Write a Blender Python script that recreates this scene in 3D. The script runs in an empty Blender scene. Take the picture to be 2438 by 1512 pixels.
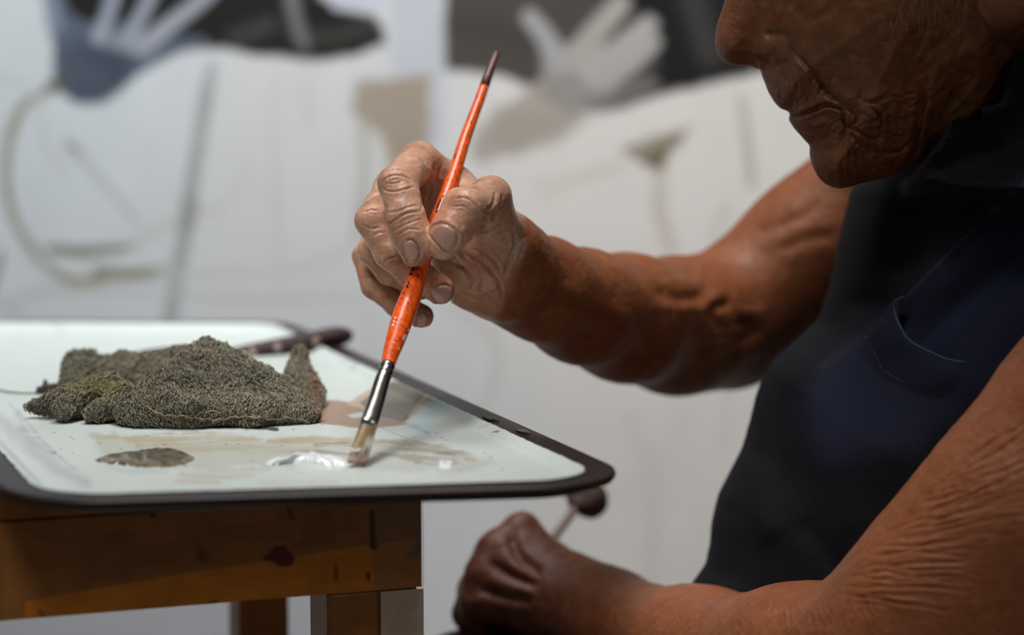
import bpy, math, random
import numpy as np
from mathutils import Vector, Matrix
from mathutils.bvhtree import BVHTree
random.seed(7); RNG = np.random.default_rng(7)
SC = bpy.context.scene
COL = SC.collection

# ---------------------------------------------------------------- camera, light, exposure
FPX, CU, CV = 5756.0, 1219.0, 756.0            # 85 mm lens on a 36 mm sensor, frame 2438 x 1512
PITCH = math.radians(7.5)
TRAY_Z = 0.80
CAM = np.array([0.0, 0.0, TRAY_Z + 0.21])
FW = np.array([0.0, math.cos(PITCH), -math.sin(PITCH)])
RT = np.array([1.0, 0.0, 0.0])
UP = np.array([0.0, math.sin(PITCH), math.cos(PITCH)])
cd = bpy.data.cameras.new('camera'); cam = bpy.data.objects.new('camera', cd); COL.objects.link(cam)
cam.location = CAM; cam.rotation_euler = (math.pi/2 - PITCH, 0, 0)
cd.lens = 85; cd.sensor_width = 36; cd.clip_start = 0.05; cd.clip_end = 60
cd.dof.use_dof = True; cd.dof.focus_distance = 1.195; cd.dof.aperture_fstop = 3.6; cd.dof.aperture_blades = 0
SC.camera = cam
SC.view_settings.view_transform = 'Standard'; SC.view_settings.look = 'None'
SC.view_settings.exposure = 0.0; SC.view_settings.gamma = 1.0; SC.view_settings.use_curve_mapping = False
w = bpy.data.worlds.new('world'); SC.world = w; w.use_nodes = True
w.node_tree.nodes['Background'].inputs[0].default_value = (1.0, 0.95, 0.88, 1)
w.node_tree.nodes['Background'].inputs[1].default_value = 0.08

def area(name, loc, target, size, sizey, watts, color):
    l = bpy.data.lights.new(name, 'AREA'); l.shape = 'RECTANGLE'; l.size = size; l.size_y = sizey
    l.energy = watts; l.color = color
    o = bpy.data.objects.new(name, l); COL.objects.link(o); o.location = loc
    o.rotation_euler = (Vector(target) - Vector(loc)).to_track_quat('-Z', 'Y').to_euler()
    return o
# unseen wash lights added to brighten the canvas, a lamp straight above the tray, an unseen fill added for the near arm, far to the right behind the camera
k1_ = area('canvas_wash', (0.25, 1.36, 2.30), (0.25, 2.05, 1.02), 1.5, 0.30, 7.1, (1.0, 0.965, 0.93)); k1_.data.spread = math.radians(62)
k2_ = area('canvas_wash', (-0.72, 1.36, 2.25), (-0.42, 2.05, 1.02), 0.5, 0.30, 3.2, (0.86, 0.94, 1.0)); k2_.data.spread = math.radians(70)
k3_ = area('overhead_lamp', (-0.08, 1.42, 2.40), (-0.06, 1.36, 0.85), 0.60, 0.55, 3.4, (1.0, 0.985, 0.96)); k3_.data.spread = math.radians(80)
sl = bpy.data.lights.new('hand_fill_spot', 'SPOT'); sl.energy = 46; sl.spot_size = math.radians(28); sl.spot_blend = .55; sl.shadow_soft_size = .26; sl.color = (1.0, 0.98, 0.95)  # unseen spot added to brighten hand and tray, cone kept off the face
so_ = bpy.data.objects.new('hand_fill_spot', sl); COL.objects.link(so_); so_.location = (-0.42, 0.66, 2.0)
so_.rotation_euler = (Vector((-0.12, 1.20, 0.88))-so_.location).to_track_quat('-Z', 'Y').to_euler()
area('right_fill', (0.9, -0.5, 1.9), (0.1, 1.2, 0.9), 0.40, 0.50, 2.3, (1.0, 0.94, 0.86))

# ---------------------------------------------------------------- geometry helpers
def pt(u, v, d):
    """point seen at photo position (u, v) at distance d along the lens axis"""
    return CAM + d*(FW + (u-CU)/FPX*RT - (v-CV)/FPX*UP)
def on_z(u, v, z):
    r = FW + (u-CU)/FPX*RT - (v-CV)/FPX*UP
    return CAM + r*((z-CAM[2])/r[2])
def proj(P):
    q = P - CAM; d = q@FW
    return np.stack([CU + FPX*(q@RT)/d, CV - FPX*(q@UP)/d, d], -1)
def unit(v): v = np.asarray(v, float); return v/np.linalg.norm(v)

def tag(o, label=None, cat=None, group=None, kind=None):
    if label: o['label'] = label
    if cat: o['category'] = cat
    if group: o['group'] = group
    if kind: o['kind'] = kind
    return o
def new_mesh(name, verts, faces, mat=None, parent=None, smooth=True, colors=None):
    me = bpy.data.meshes.new(name)
    V = np.asarray(verts, np.float32)
    if isinstance(faces, np.ndarray):
        n, k = faces.shape
        me.vertices.add(len(V)); me.vertices.foreach_set('co', V.ravel())
        me.loops.add(n*k); me.loops.foreach_set('vertex_index', faces.astype(np.int32).ravel())
        me.polygons.add(n); me.polygons.foreach_set('loop_start', np.arange(0, n*k, k, dtype=np.int32))
        me.update(calc_edges=True)
    else:
        me.from_pydata([tuple(map(float, p)) for p in V], [], [list(map(int, f)) for f in faces])
    me.validate()
    if smooth: me.polygons.foreach_set('use_smooth', np.ones(len(me.polygons), bool))
    if colors is not None:
        at = me.color_attributes.new('tone', 'FLOAT_COLOR', 'POINT')
        c = np.ones((len(V), 4), np.float32); c[:, :3] = colors; at.data.foreach_set('color', c.ravel())
    if mat: me.materials.append(mat)
    o = bpy.data.objects.new(name, me); COL.objects.link(o)
    if parent: o.parent = parent
    return o
def empty(name, loc=(0, 0, 0)):
    o = bpy.data.objects.new(name, None); COL.objects.link(o); o.empty_display_size = 0.05
    return o
def srgb(r, g, b):
    c = np.array([r, g, b], float)/255
    return np.where(c <= 0.04045, c/12.92, ((c+0.055)/1.055)**2.4)

class MB:
    def __init__(s): s.v = []; s.f = []
    def add(s, v, f):
        n = len(s.v); s.v += [tuple(map(float, p)) for p in v]; s.f += [[n+i for i in q] for q in f]
    def tube(s, path, radii, n=16, cap=True, flat=None):
        path = [np.asarray(p, float) for p in path]; m = len(path); vs = []
        ref = np.array([0.0, 1.0, 0.0])
        for i in range(m):
            t = unit(path[min(i+1, m-1)] - path[max(i-1, 0)])
            if i == 0:
                a = ref - t*(ref@t)
                if np.linalg.norm(a) < 1e-3: a = np.array([1.0, 0, 0]) - t*t[0]
            else: a = a - t*(a@t)
            a = unit(a); b = np.cross(t, a)
            r = radii[i]; ra, rb = (r if isinstance(r, tuple) else (r, r))
            for k in range(n):
                c = 2*math.pi*k/n
                vs.append(path[i] + a*math.cos(c)*ra + b*math.sin(c)*rb)
        fs = [[i*n+k, i*n+(k+1) % n, (i+1)*n+(k+1) % n, (i+1)*n+k] for i in range(m-1) for k in range(n)]
        if cap: fs += [list(range(n))[::-1], [(m-1)*n+k for k in range(n)]]
        s.add(vs, fs)
    def box(s, o, ax, ay, az):
        o, ax, ay, az = map(lambda q: np.asarray(q, float), (o, ax, ay, az))
        vs = [o+ax*i+ay*j+az*k for k in (0, 1) for j in (0, 1) for i in (0, 1)]
        s.add(vs, [[0, 2, 3, 1], [4, 5, 7, 6], [0, 1, 5, 4], [2, 6, 7, 3], [0, 4, 6, 2], [1, 3, 7, 5]])
    def build(s, name, mat, parent=None, smooth=True):
        return new_mesh(name, s.v, s.f, mat, parent, smooth)
def bevel(o, wd=0.002, seg=3):
    m = o.modifiers.new('bevel', 'BEVEL'); m.width = wd; m.segments = seg; m.limit_method = 'ANGLE'; m.angle_limit = math.radians(40)
    m.harden_normals = False
    return o

# ---------------------------------------------------------------- numpy noise and 2-D painting
def _hash(ix, iy, iz, seed):
    h = (ix.astype(np.int64)*374761393 + iy.astype(np.int64)*668265263 + iz.astype(np.int64)*2147483647 + seed*1274126177) & 0xffffffff
    h = ((h ^ (h >> 13))*1274126177) & 0xffffffff
    h = h ^ (h >> 16)
    return (h & 0xffff)/65535.0
def noise3(P, scale, seed=0):
    Q = np.asarray(P, float)*scale; I = np.floor(Q).astype(np.int64); F = Q-I; F = F*F*(3-2*F); out = 0
    for dx in (0, 1):
        for dy in (0, 1):
            for dz in (0, 1):
                wgt = (F[:, 0] if dx else 1-F[:, 0])*(F[:, 1] if dy else 1-F[:, 1])*(F[:, 2] if dz else 1-F[:, 2])
                out = out + wgt*_hash(I[:, 0]+dx, I[:, 1]+dy, I[:, 2]+dz, seed)
    return out*2-1
def fbm(P, scale, oct=3, seed=0):
    o = 0; a = 1; t = 0
    for i in range(oct): o = o+a*noise3(P, scale*2**i, seed+i); t += a; a *= .5
    return o/t
def noise2(UV, scale, oct=3, seed=0):
    return fbm(np.c_[UV, np.zeros(len(UV))], scale, oct, seed)
def seg_dist(UV, pts, widths=None):
    """distance to a polyline, parameter along it (0..1)"""
    pts = np.asarray(pts, float); best = np.full(len(UV), 1e9); tt = np.zeros(len(UV)); n = len(pts)-1
    for i in range(n):
        a, b = pts[i], pts[i+1]; ba = b-a; h = np.clip(((UV-a)@ba)/(ba@ba+1e-12), 0, 1)
        d = np.linalg.norm(UV-a-h[:, None]*ba, axis=1); m = d < best
        best = np.where(m, d, best); tt = np.where(m, (i+h)/n, tt)
    return best, tt
def poly_sd(UV, poly):
    """signed distance to a closed polygon, positive inside"""
    P = np.asarray(poly, float); d, _ = seg_dist(UV, np.vstack([P, P[:1]])); x, y = UV[:, 0], UV[:, 1]
    ins = np.zeros(len(UV), bool); n = len(P); j = n-1
    for i in range(n):
        xi, yi = P[i]; xj, yj = P[j]
        c = ((yi > y) != (yj > y)); den = (yj-yi) if abs(yj-yi) > 1e-9 else 1e-9
        ins ^= c & (x < (xj-xi)*(y-yi)/den+xi); j = i
    return np.where(ins, d, -d)
def sstep(x, a, b):
    t = np.clip((x-a)/(b-a), 0, 1); return t*t*(3-2*t)
def catmull(pts, n=6, closed=False):
    P = np.asarray(pts, float); m = len(P); out = []
    rng = range(m) if closed else range(m-1)
    for i in rng:
        if closed: p0, p1, p2, p3 = P[i-1], P[i], P[(i+1) % m], P[(i+2) % m]
        else: p0, p1, p2, p3 = P[max(i-1, 0)], P[i], P[i+1], P[min(i+2, m-1)]
        for k in range(n):
            t = k/n
            out.append(0.5*((2*p1)+(-p0+p2)*t+(2*p0-5*p1+4*p2-p3)*t*t+(-p0+3*p1-3*p2+p3)*t**3))
    if not closed: out.append(P[-1])
    return np.array(out)
def paint(UV, base, ops, gain=1.0):
    """ops: ('poly', pts, colour, soft, alpha) or ('line', pts, width(s), colour, soft, alpha); all widths in photo px"""
    C = np.array(base, float)*np.ones((len(UV), 3))
    for op in ops:
        if op[0] == 'poly':
            _, P, col, soft, al = op[:5]; P = np.asarray(P, float)
            lo, hi = P.min(0)-soft*2-20, P.max(0)+soft*2+20
            m = np.where(((UV >= lo) & (UV <= hi)).all(1))[0]
            if not len(m): continue
            U = UV[m]; nz = noise2(U, 1/30., 3, 5)*op[5] if len(op) > 5 else 0
            a = sstep(poly_sd(U, P)+nz, -soft, soft)*al
        else:
            _, P, wd, col, soft, al = op[:6]; P = catmull(P, 5) if len(P) > 2 else np.asarray(P, float)
            W = max(wd) if isinstance(wd, (tuple, list)) else wd
            lo, hi = P.min(0)-soft-W-20, P.max(0)+soft+W+20
            m = np.where(((UV >= lo) & (UV <= hi)).all(1))[0]
            if not len(m): continue
            U = UV[m]; d, t = seg_dist(U, P)
            ww = np.interp(t, np.linspace(0, 1, len(wd)), wd) if isinstance(wd, (tuple, list)) else wd
            nz = noise2(U, 1/25., 3, 9)*op[6] if len(op) > 6 else 0
            a = sstep(ww/2-d+nz, -soft, soft)*al
            if len(op) > 7: a = a*np.clip(0.35+0.9*(noise2(U*np.array([.12, 2.2]), 1/12., 2, 3)+.5), 0, 1)   # dry brush
        C[m] = C[m]*(1-a[:, None])+srgb(*col)*gain*a[:, None]
    return C

# ---------------------------------------------------------------- implicit modelling (distance fields -> one continuous surface)
class Cone:
    def __init__(s, a, b, ra, rb, k=0.006, op='add', flat=None):
        s.a, s.b = np.asarray(a, float), np.asarray(b, float); s.ra, s.rb, s.k, s.op = ra, rb, k, op
        s.flat = flat   # (axis, factor): squashed along axis
        s.ba = s.b-s.a; s.l2 = s.ba@s.ba+1e-12
    def d(s, P):
        q = P-s.a
        sc = 1.0
        if s.flat:
            n, f = s.flat; q = q+np.outer(q@n, n)*(1/f-1); sc = 1.0 if f > 1 else (f+1)/2
        h = np.clip((q@s.ba)/s.l2, 0, 1)
        return (np.sqrt(((q-h[:, None]*s.ba)**2).sum(1))-(s.ra+(s.rb-s.ra)*h))*sc
class Ell:
    def __init__(s, c, axes, r, k=0.006, op='add'):
        s.c = np.asarray(c, float); s.M = np.array([unit(x) for x in axes]).T; s.r = np.asarray(r, float); s.k = k; s.op = op
    def d(s, P):
        q = (P-s.c)@s.M; k0 = np.sqrt(((q/s.r)**2).sum(1))+1e-9; k1 = np.sqrt(((q/s.r**2)**2).sum(1))+1e-9
        return k0*(k0-1)/k1
class Relief:
    """body whose half thickness H over a central plane is given by a field Q = H*H"""
    def __init__(s, origin, ax, ay, step, u0, v0, Q, k=0.006, op='add'):
        s.o, s.ax, s.ay = origin, ax, ay; s.al = np.cross(ax, ay); s.st = step; s.u0, s.v0 = u0, v0; s.Q = Q; s.k = k; s.op = op
        gy, gx = np.gradient(Q, step); s.G = np.sqrt(gx**2+gy**2)
    def samp(s, F, fx, fy):
        ny, nx = F.shape; fx = np.clip(fx, 0, nx-1.001); fy = np.clip(fy, 0, ny-1.001)
        i = fx.astype(int); j = fy.astype(int); a = fx-i; b = fy-j
        return (F[j, i]*(1-a)+F[j, i+1]*a)*(1-b)+(F[j+1, i]*(1-a)+F[j+1, i+1]*a)*b
    def d(s, P):
        q = P-s.o; x = q@s.ax; y = q@s.ay; l = q@s.al
        fx = (x-s.u0)/s.st; fy = (y-s.v0)/s.st; ny, nx = s.Q.shape
        out = np.hypot(np.maximum(0, np.maximum(-fx, fx-nx+1)), np.maximum(0, np.maximum(-fy, fy-ny+1)))*s.st
        Q = s.samp(s.Q, fx, fy); G = s.samp(s.G, fx, fy)
        return (l*l-Q)/np.sqrt(4*np.maximum(l*l, Q*0.25)+G*G+1e-10) + out
def combine(prims, P, idx=None):
    d = np.full(len(P), 10.0)
    for i in (range(len(prims)) if idx is None else idx):
        p = prims[i]; e = p.d(P)
        if p.op == 'add':
            k = p.k; h = np.maximum(k-np.abs(d-e), 0)/k; d = np.minimum(d, e)-h*h*k*0.25
        else:
            k = p.k; h = np.maximum(k-np.abs(d+e), 0)/k; d = np.maximum(d, -e)+h*h*k*0.25
    return d
def surface(prims, lo, hi, h, B=20, skip=(), keep=None):
    """surface nets over the blocks near the surface; skip = boxes left to a finer pass"""
    lo, hi = np.asarray(lo, float), np.asarray(hi, float); bs = B*h
    nb = np.ceil((hi-lo)/bs).astype(int)
    I = np.stack(np.meshgrid(*[np.arange(n) for n in nb], indexing='ij'), -1).reshape(-1, 3)
    Cn = lo+(I+.5)*bs; R = bs*0.87
    D = np.stack([p.d(Cn) for p in prims], 1); dc = combine(prims, Cn)
    act = np.where(np.abs(dc) < R*1.25)[0]
    for (a, b) in skip:
        act = act[~((Cn[act]-bs/2 >= a+2*h) & (Cn[act]+bs/2 <= b-2*h)).all(1)]
    g = np.arange(B+1); GX, GY, GZ = np.meshgrid(g, g, g, indexing='ij'); G = np.stack([GX, GY, GZ], -1).reshape(-1, 3)
    keys, verts, quads = [], [], []
    K = lambda c: ((c[..., 0]+2) << 42) | ((c[..., 1]+2) << 21) | (c[..., 2]+2)
    for b in act:
        base = I[b]*B; dmin = D[b].min()
        idx = [i for i, p in enumerate(prims) if (D[b, i]-R*1.3 <= min(dmin, dc[b])+R*1.3+p.k if p.op == 'add' else D[b, i]-R*1.3 <= p.k)]
        P = lo+(base+G)*h
        V = combine(prims, P, idx).reshape(B+1, B+1, B+1)
        S = V < 0
        if S.all() or not S.any(): continue
        cs = np.zeros((B, B, B), int)
        for dx in (0, 1):
            for dy in (0, 1):
                for dz in (0, 1): cs += S[dx:B+dx, dy:B+dy, dz:B+dz]
        cell = np.argwhere((cs > 0) & (cs < 8))
        if not len(cell): continue
        acc = np.zeros((len(cell), 3)); cnt = np.zeros(len(cell))
        x, y, z = cell.T
        for ax in range(3):
            o1, o2 = [k for k in range(3) if k != ax]
            for s1 in (0, 1):
                for s2 in (0, 1):
                    p0 = cell.copy(); p0[:, o1] += s1; p0[:, o2] += s2; p1 = p0.copy(); p1[:, ax] += 1
                    v0 = V[p0[:, 0], p0[:, 1], p0[:, 2]]; v1 = V[p1[:, 0], p1[:, 1], p1[:, 2]]
                    m = (v0 < 0) != (v1 < 0)
                    t = np.where(m, v0/(v0-v1+1e-20), 0); pp = p0+0.0; pp[:, ax] += t
                    acc += pp*m[:, None]; cnt += m
        verts.append(lo+(base+acc/cnt[:, None])*h); keys.append(K(base+cell))
        for ax in range(3):
            o1, o2 = (ax+1) % 3, (ax+2) % 3
            sl0 = [slice(0, B)]*3; sl1 = [slice(0, B)]*3; sl1[ax] = slice(1, B+1)
            a = S[tuple(sl0)]; c = S[tuple(sl1)]
            e = np.argwhere(a != c)
            if not len(e): continue
            fl = a[e[:, 0], e[:, 1], e[:, 2]]
            e = base+e; q = []
            for (s1, s2) in ((-1, -1), (0, -1), (0, 0), (-1, 0)):
                c4 = e.copy(); c4[:, o1] += s1; c4[:, o2] += s2; q.append(K(c4))
            q = np.stack(q, 1); q[~fl] = q[~fl][:, ::-1]; quads.append(q)
    keys = np.concatenate(keys); verts = np.concatenate(verts); quads = np.concatenate(quads)
    o = np.argsort(keys); keys = keys[o]; verts = verts[o]
    ix = np.searchsorted(keys, quads); ix = np.minimum(ix, len(keys)-1)
    ok = (keys[ix] == quads).all(1); F = ix[ok]
    cen = verts[F].mean(1); m = np.ones(len(F), bool)
    for (a, b) in skip: m &= ~((cen >= a+h*.5) & (cen <= b-h*.5)).all(1)
    if keep is not None: m &= keep(cen)
    F = F[m]
    used = np.zeros(len(verts), bool); used[F.ravel()] = True; mp = np.cumsum(used)-1
    return verts[used], mp[F]
def normals(V, F):
    fn = np.cross(V[F[:, 2]]-V[F[:, 0]], V[F[:, 3]]-V[F[:, 1]]); N = np.zeros_like(V)
    for k in range(4): 
        for c in range(3): N[:, c] += np.bincount(F[:, k], fn[:, c], len(V))
    return N/(np.linalg.norm(N, axis=1)[:, None]+1e-20)
def relax(V, F, it=1, f=0.5):
    for _ in range(it):
        S = np.zeros_like(V); n = np.bincount(F.ravel(), minlength=len(V))*2.0
        for k in range(4):
            a, b = F[:, k], F[:, (k+1) % 4]
            for c in range(3):
                S[:, c] += np.bincount(a, V[b, c], len(V))+np.bincount(b, V[a, c], len(V))
        V = V*(1-f)+S/np.maximum(n, 1)[:, None]*f
    return V

# ---------------------------------------------------------------- materials
def mat(name, color=(.8, .8, .8), rough=.5, metal=0., spec=.5, attr=False, noise=None, bump=None, sss=0., coat=0., sheen=0., extra=None):
    """noise=(scale, amount, colour2) mottling in object space; bump=[(kind, scale, strength, dist)]"""
    m = bpy.data.materials.new(name); m.use_nodes = True; nt = m.node_tree; N = nt.nodes; L = nt.links
    b = N['Principled BSDF']; b.inputs['Roughness'].default_value = rough; b.inputs['Metallic'].default_value = metal
    b.inputs['Specular IOR Level'].default_value = spec
    if coat: b.inputs['Coat Weight'].default_value = coat; b.inputs['Coat Roughness'].default_value = .08
    if sheen: b.inputs['Sheen Weight'].default_value = sheen; b.inputs['Sheen Roughness'].default_value = .5
    if sss:
        b.inputs['Subsurface Weight'].default_value = sss; b.inputs['Subsurface Radius'].default_value = (1, .35, .18)
        b.inputs['Subsurface Scale'].default_value = .003
    tc = N.new('ShaderNodeTexCoord')
    if attr:
        a = N.new('ShaderNodeAttribute'); a.attribute_name = 'tone'; col = a.outputs['Color']
    else:
        r = N.new('ShaderNodeRGB'); r.outputs[0].default_value = (*color, 1); col = r.outputs[0]
    for nz in (noise or []):
        sc, amt, c2 = nz[:3]; t = N.new('ShaderNodeTexNoise'); t.inputs['Scale'].default_value = sc; t.inputs['Detail'].default_value = 5
        if len(nz) > 3:
            mp = N.new('ShaderNodeMapping'); mp.inputs['Scale'].default_value = nz[3]; L.new(tc.outputs['Object'], mp.inputs[0]); L.new(mp.outputs[0], t.inputs['Vector'])
        else: L.new(tc.outputs['Object'], t.inputs['Vector'])
        rp = N.new('ShaderNodeMapRange'); rp.inputs[1].default_value = .42; rp.inputs[2].default_value = .66; rp.inputs[4].default_value = amt
        L.new(t.outputs[0], rp.inputs[0])
        mx = N.new('ShaderNodeMix'); mx.data_type = 'RGBA'; mx.blend_type = 'MULTIPLY' if len(nz) > 4 else 'MIX'
        L.new(rp.outputs[0], mx.inputs[0]); L.new(col, mx.inputs[6]); mx.inputs[7].default_value = (*c2, 1); col = mx.outputs[2]
    L.new(col, b.inputs['Base Color'])
    prev = None
    for (kind, sc, st, ds, *rest) in (bump or []):
        if kind == 'noise': t = N.new('ShaderNodeTexNoise'); t.inputs['Detail'].default_value = 4; out = t.outputs[0]
        elif kind == 'voronoi': t = N.new('ShaderNodeTexVoronoi'); t.feature = 'DISTANCE_TO_EDGE'; out = t.outputs['Distance']
        elif kind == 'cells': t = N.new('ShaderNodeTexVoronoi'); out = t.outputs['Distance']
        else: t = N.new('ShaderNodeTexWave'); t.inputs['Distortion'].default_value = 6; t.inputs['Detail'].default_value = 3; t.inputs['Detail Scale'].default_value = 2; out = t.outputs[0]
        t.inputs['Scale'].default_value = sc
        mp = N.new('ShaderNodeMapping'); L.new(tc.outputs['Object'], mp.inputs[0]); L.new(mp.outputs[0], t.inputs['Vector'])
        if rest: mp.inputs['Rotation'].default_value = rest[0]; mp.inputs['Scale'].default_value = rest[1]
        if kind == 'voronoi':
            cl = N.new('ShaderNodeMath'); cl.operation = 'MINIMUM'; cl.inputs[1].default_value = .12; L.new(out, cl.inputs[0]); out = cl.outputs[0]
        bp = N.new('ShaderNodeBump'); bp.inputs['Strength'].default_value = st; bp.inputs['Distance'].default_value = ds
        L.new(out, bp.inputs['Height'])
        if prev: L.new(prev, bp.inputs['Normal'])
        prev = bp.outputs[0]
    if prev: L.new(prev, b.inputs['Normal'])
    if extra: extra(nt, b)
    return m
# ================================================================ the setting: floor, wall, painted canvas
def quadgrid(o, ax, ay, nx, ny):
    X, Y = np.meshgrid(np.linspace(0, 1, nx), np.linspace(0, 1, ny)); V = np.asarray(o)+X.reshape(-1, 1)*ax+Y.reshape(-1, 1)*ay
    i = np.arange(nx-1)[None, :]+np.arange(ny-1)[:, None]*nx
    F = np.stack([i, i+1, i+1+nx, i+nx], -1).reshape(-1, 4)
    return V, F
fl = MB(); fl.box((-2.5, -1.5, -.05), (5, 0, 0), (0, 5.0, 0), (0, 0, .05))
floor = tag(fl.build('floor', mat('floor_concrete', srgb(150, 148, 144), rough=.7, noise=[(6, .3, srgb(120, 118, 114))], bump=[('noise', 40, .2, .002)]), smooth=False), kind='structure')
wl = MB(); wl.box((-2.5, 2.45, 0), (5, 0, 0), (0, .1, 0), (0, 0, 3.0))
tag(wl.build('wall_back', mat('plaster', srgb(205, 204, 200), rough=.9, bump=[('noise', 60, .15, .001)]), smooth=False), kind='structure')

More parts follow.
